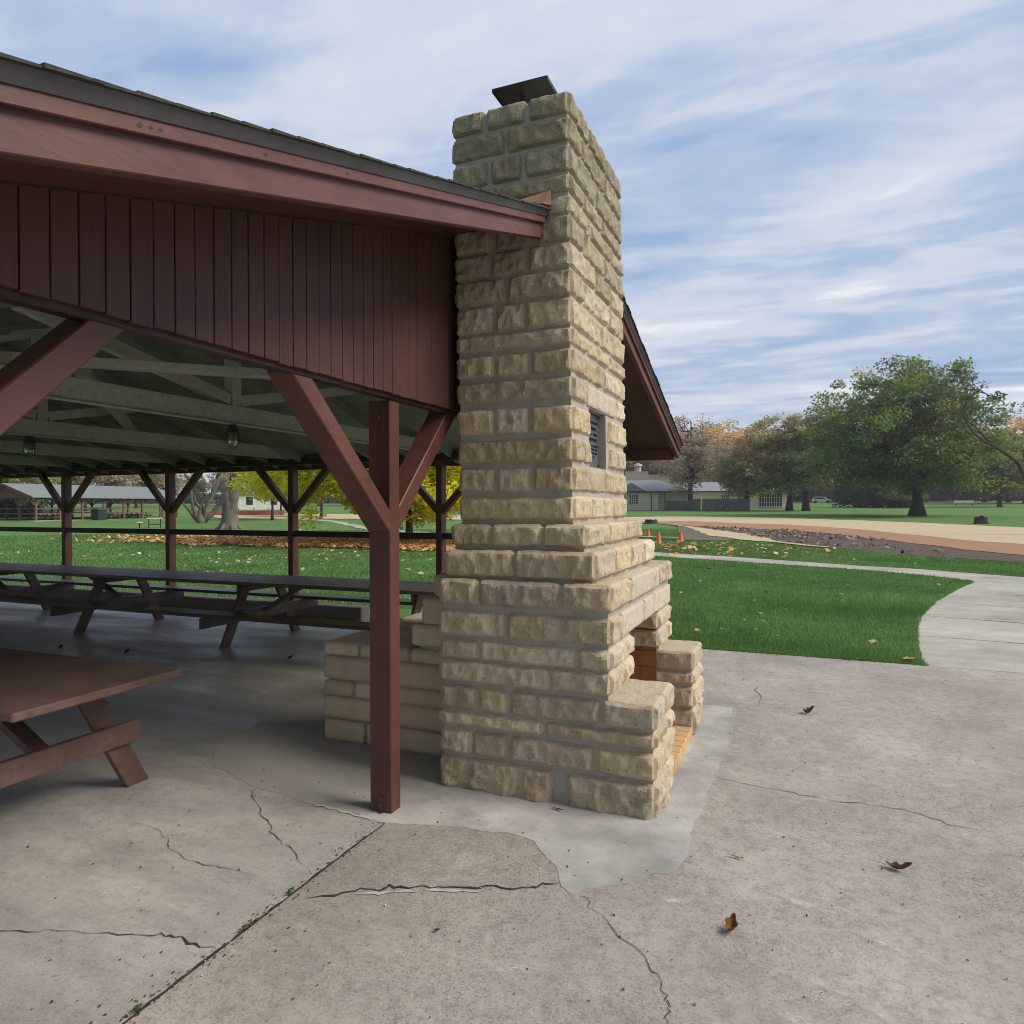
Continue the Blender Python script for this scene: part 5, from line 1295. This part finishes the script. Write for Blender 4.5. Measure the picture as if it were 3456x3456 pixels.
dead_leaf(*LF[0], .06, .05, 2.2, .8, .7, (.045, .035, .025), 'dark leaf on the floor further left behind the plain table', 16, .002)
# grit and crumbs swept over the slabs
n = 1500; gx = RNG.uniform(-3.6, 1.8, n); gy = RNG.uniform(1.2, 7.8, n)
ok = ~((gx < -.6) & (gx > -3.1) & (gy > 3.4) & (gy < 5.4)); gx, gy = gx[ok], gy[ok]
ed = RNG.normal(0, .03, 260); ey = RNG.uniform(1.2, 2.95, 260); gx = np.concatenate([gx, -1.93 + ed]); gy = np.concatenate([gy, ey])
ex = RNG.uniform(-.9, 1.2, 160); gx = np.concatenate([gx, ex]); gy = np.concatenate([gy, 7.88 - np.abs(RNG.normal(0, .05, 160))])
C = np.column_stack([gx, gy, np.full(len(gx), .0042)])
V, F, T = leaf_quads(C, .0075, pal([(.08, .06, .045), (.05, .04, .03), (.42, .38, .34), (.14, .09, .05)], len(C), .3), 1.2, 1.4)
tag(np_mesh('grit', V, F, 'dry_leaf', T), 'fine grit and leaf crumbs on the concrete', 'grit', kind='stuff')
# weeds in the joint
for i, (y, l) in enumerate(((2.27, 'small green weed in the slab joint, topmost of three'), (2.02, 'small green weed sprawling along the middle of the slab joint'), (1.55, 'small green weed in the slab joint at the bottom of the picture'))):
    n = 30; pts = np.column_stack([RNG.normal(-1.93, .006, n), RNG.normal(y, .022 if i == 1 else .010, n), RNG.uniform(.002, .018, n)])
    V, F, T = leaf_quads(pts, .008, pal([(.09, .17, .04), (.13, .20, .06), (.07, .13, .035)], n), .5, 1.8)
    o = np_mesh('weed', V, F, 'leaf', T); tag(o, l, 'weed', 'weeds in the slab joint')

# ------------------------------------------------------------------ camera, sky, light
cam = bpy.data.cameras.new('camera'); co = bpy.data.objects.new('camera', cam); COL.objects.link(co)
cam.sensor_width = 36; cam.sensor_fit = 'HORIZONTAL'; cam.lens = 2327 / 3456 * 36; cam.clip_start = .05; cam.clip_end = 6000
yw, pt, rl = R(22.5), R(.5), R(-.15)
fwd = Vector((-math.sin(yw) * math.cos(pt), math.cos(yw) * math.cos(pt), -math.sin(pt))); rt_ = Vector((math.cos(yw), math.sin(yw), 0)); up = rt_.cross(fwd)
r2 = rt_ * math.cos(rl) + up * math.sin(rl); u2 = -rt_ * math.sin(rl) + up * math.cos(rl)
co.matrix_world = Matrix(((r2.x, u2.x, -fwd.x, 0), (r2.y, u2.y, -fwd.y, 0), (r2.z, u2.z, -fwd.z, 1.6), (0, 0, 0, 1)))
scene.camera = co

SUN_EL, SUN_AZ = R(42), R(82)      # azimuth measured from +Y towards +X
w = bpy.data.worlds.new('World'); scene.world = w; w.use_nodes = True; nt = w.node_tree
bg = nt.nodes['Background']
sky = nt.nodes.new('ShaderNodeTexSky'); sky.sky_type = 'NISHITA'; sky.sun_disc = False; sky.sun_elevation = SUN_EL; sky.sun_rotation = SUN_AZ; sky.dust_density = 1.2; sky.ozone_density = 1.5
tc = nt.nodes.new('ShaderNodeTexCoord'); sp_ = nt.nodes.new('ShaderNodeSeparateXYZ'); nt.links.new(tc.outputs['Generated'], sp_.inputs[0])
def M_(op, a, b=None, c=None):
    n = nt.nodes.new('ShaderNodeMath'); n.operation = op
    for i, v in enumerate((a, b, c)):
        if v is None: continue
        if hasattr(v, 'links'): nt.links.new(v, n.inputs[i])
        else: n.inputs[i].default_value = v
    return n.outputs[0]
zc = M_('ADD', M_('MAXIMUM', sp_.outputs['Z'], 0.0), .07)
px = M_('DIVIDE', sp_.outputs['X'], zc); py = M_('DIVIDE', sp_.outputs['Y'], zc)
cb = nt.nodes.new('ShaderNodeCombineXYZ'); nt.links.new(px, cb.inputs[0]); nt.links.new(py, cb.inputs[1])
def cloud(scale, rot, sc, detail, rough, dist):
    mp = nt.nodes.new('ShaderNodeMapping'); nt.links.new(cb.outputs[0], mp.inputs['Vector']); mp.inputs['Rotation'].default_value = (0, 0, rot); mp.inputs['Scale'].default_value = scale
    mp.inputs['Location'].default_value = (3.7, 1.9, 0)
    return noi(nt, mp.outputs[0], sc, detail, rough, dist)
n1 = cloud((.75, 1.15, 1), R(-14), .8, 5, .5, .35)       # big banks
n2 = cloud((.5, 1.2, 1), R(-14), 2.3, 5, .52, .6)       # streaky rows
n3 = cloud((1, 1, 1), 0, .30, 3, .5, 0)
n4 = cloud((.6, 1.1, 1), R(-30), 6.5, 4, .6, .4)
mixn = M_('ADD', M_('MULTIPLY', n1, .44), M_('ADD', M_('MULTIPLY', n2, .32), M_('ADD', M_('MULTIPLY', n3, .14), M_('MULTIPLY', n4, .10))))
cov = ramp(nt, mixn, [(.34, (.3, .3, .3)), (.42, (.7, .7, .7)), (.5, (.95, .95, .95)), (.62, (1, 1, 1))])
ccol = ramp(nt, mixn, [(.40, (2.9, 3.95, 6.1)), (.465, (4.2, 5.05, 6.8)), (.535, (5.9, 6.4, 7.4)), (.63, (8.9, 8.9, 8.9))])
for e in [n for n in nt.nodes if n.type == 'VALTORGB']: e.color_ramp.interpolation = 'EASE'
skyc = mixc(nt, sky.outputs[0], (2.9, 4.5, 7.0), .8)
col = mixc(nt, skyc, ccol, cov)
hz_ = ramp(nt, sp_.outputs['Z'], [(.0, (.55, .55, .55)), (.16, (0, 0, 0))])
col = mixc(nt, col, (6.5, 7.1, 8.1), hz_)
dk = nd(nt, 'ShaderNodeMapRange', i_From_Min=-.65, i_From_Max=.2, i_To_Min=.5, i_To_Max=1.0); dk.interpolation_type = 'SMOOTHSTEP'; nt.links.new(sp_.outputs['Y'], dk.inputs['Value'])
col = mixc(nt, (0, 0, 0), col, dk.outputs[0])      # sky dimmed behind the camera, added to darken faces turned that way
nt.links.new(col, bg.inputs['Color']); bg.inputs['Strength'].default_value = .073
sun = bpy.data.lights.new('sun', 'SUN'); sun.energy = 2.3; sun.angle = R(30); sun.color = (1, .90, .76)
so = bpy.data.objects.new('sun', sun); COL.objects.link(so)
d = Vector((math.sin(SUN_AZ) * math.cos(SUN_EL), math.cos(SUN_AZ) * math.cos(SUN_EL), math.sin(SUN_EL)))
so.rotation_euler = d.to_track_quat('Z', 'Y').to_euler()
vs_ = scene.view_settings; vs_.view_transform = 'Standard'; vs_.look = 'None'; vs_.exposure = 0.62; vs_.gamma = 1; vs_.use_curve_mapping = False
scene.cycles.use_denoising = True; scene.cycles.filter_width = 1.0; scene.cycles.pixel_filter_type = 'BLACKMAN_HARRIS'
scene.cycles.max_bounces = 8; scene.cycles.transparent_max_bounces = 12

# the damp autumn air: one even volume round everything but the sky
mb = MB(); mb.box(-330, 330, -330, 330, -1.5, 45)
m, nt, b = new_mat('haze_air'); nt.nodes.remove(b)
pv = nt.nodes.new('ShaderNodeVolumePrincipled'); pv.inputs['Color'].default_value = (.86, .90, 1, 1); pv.inputs['Density'].default_value = .0005; pv.inputs['Anisotropy'].default_value = .2
nt.links.new(pv.outputs[0], nt.nodes['Material Output'].inputs['Volume'])
hz = mb.build('haze', 'haze_air'); tag(hz, 'thin pale haze in the air over the park', 'haze', kind='stuff')
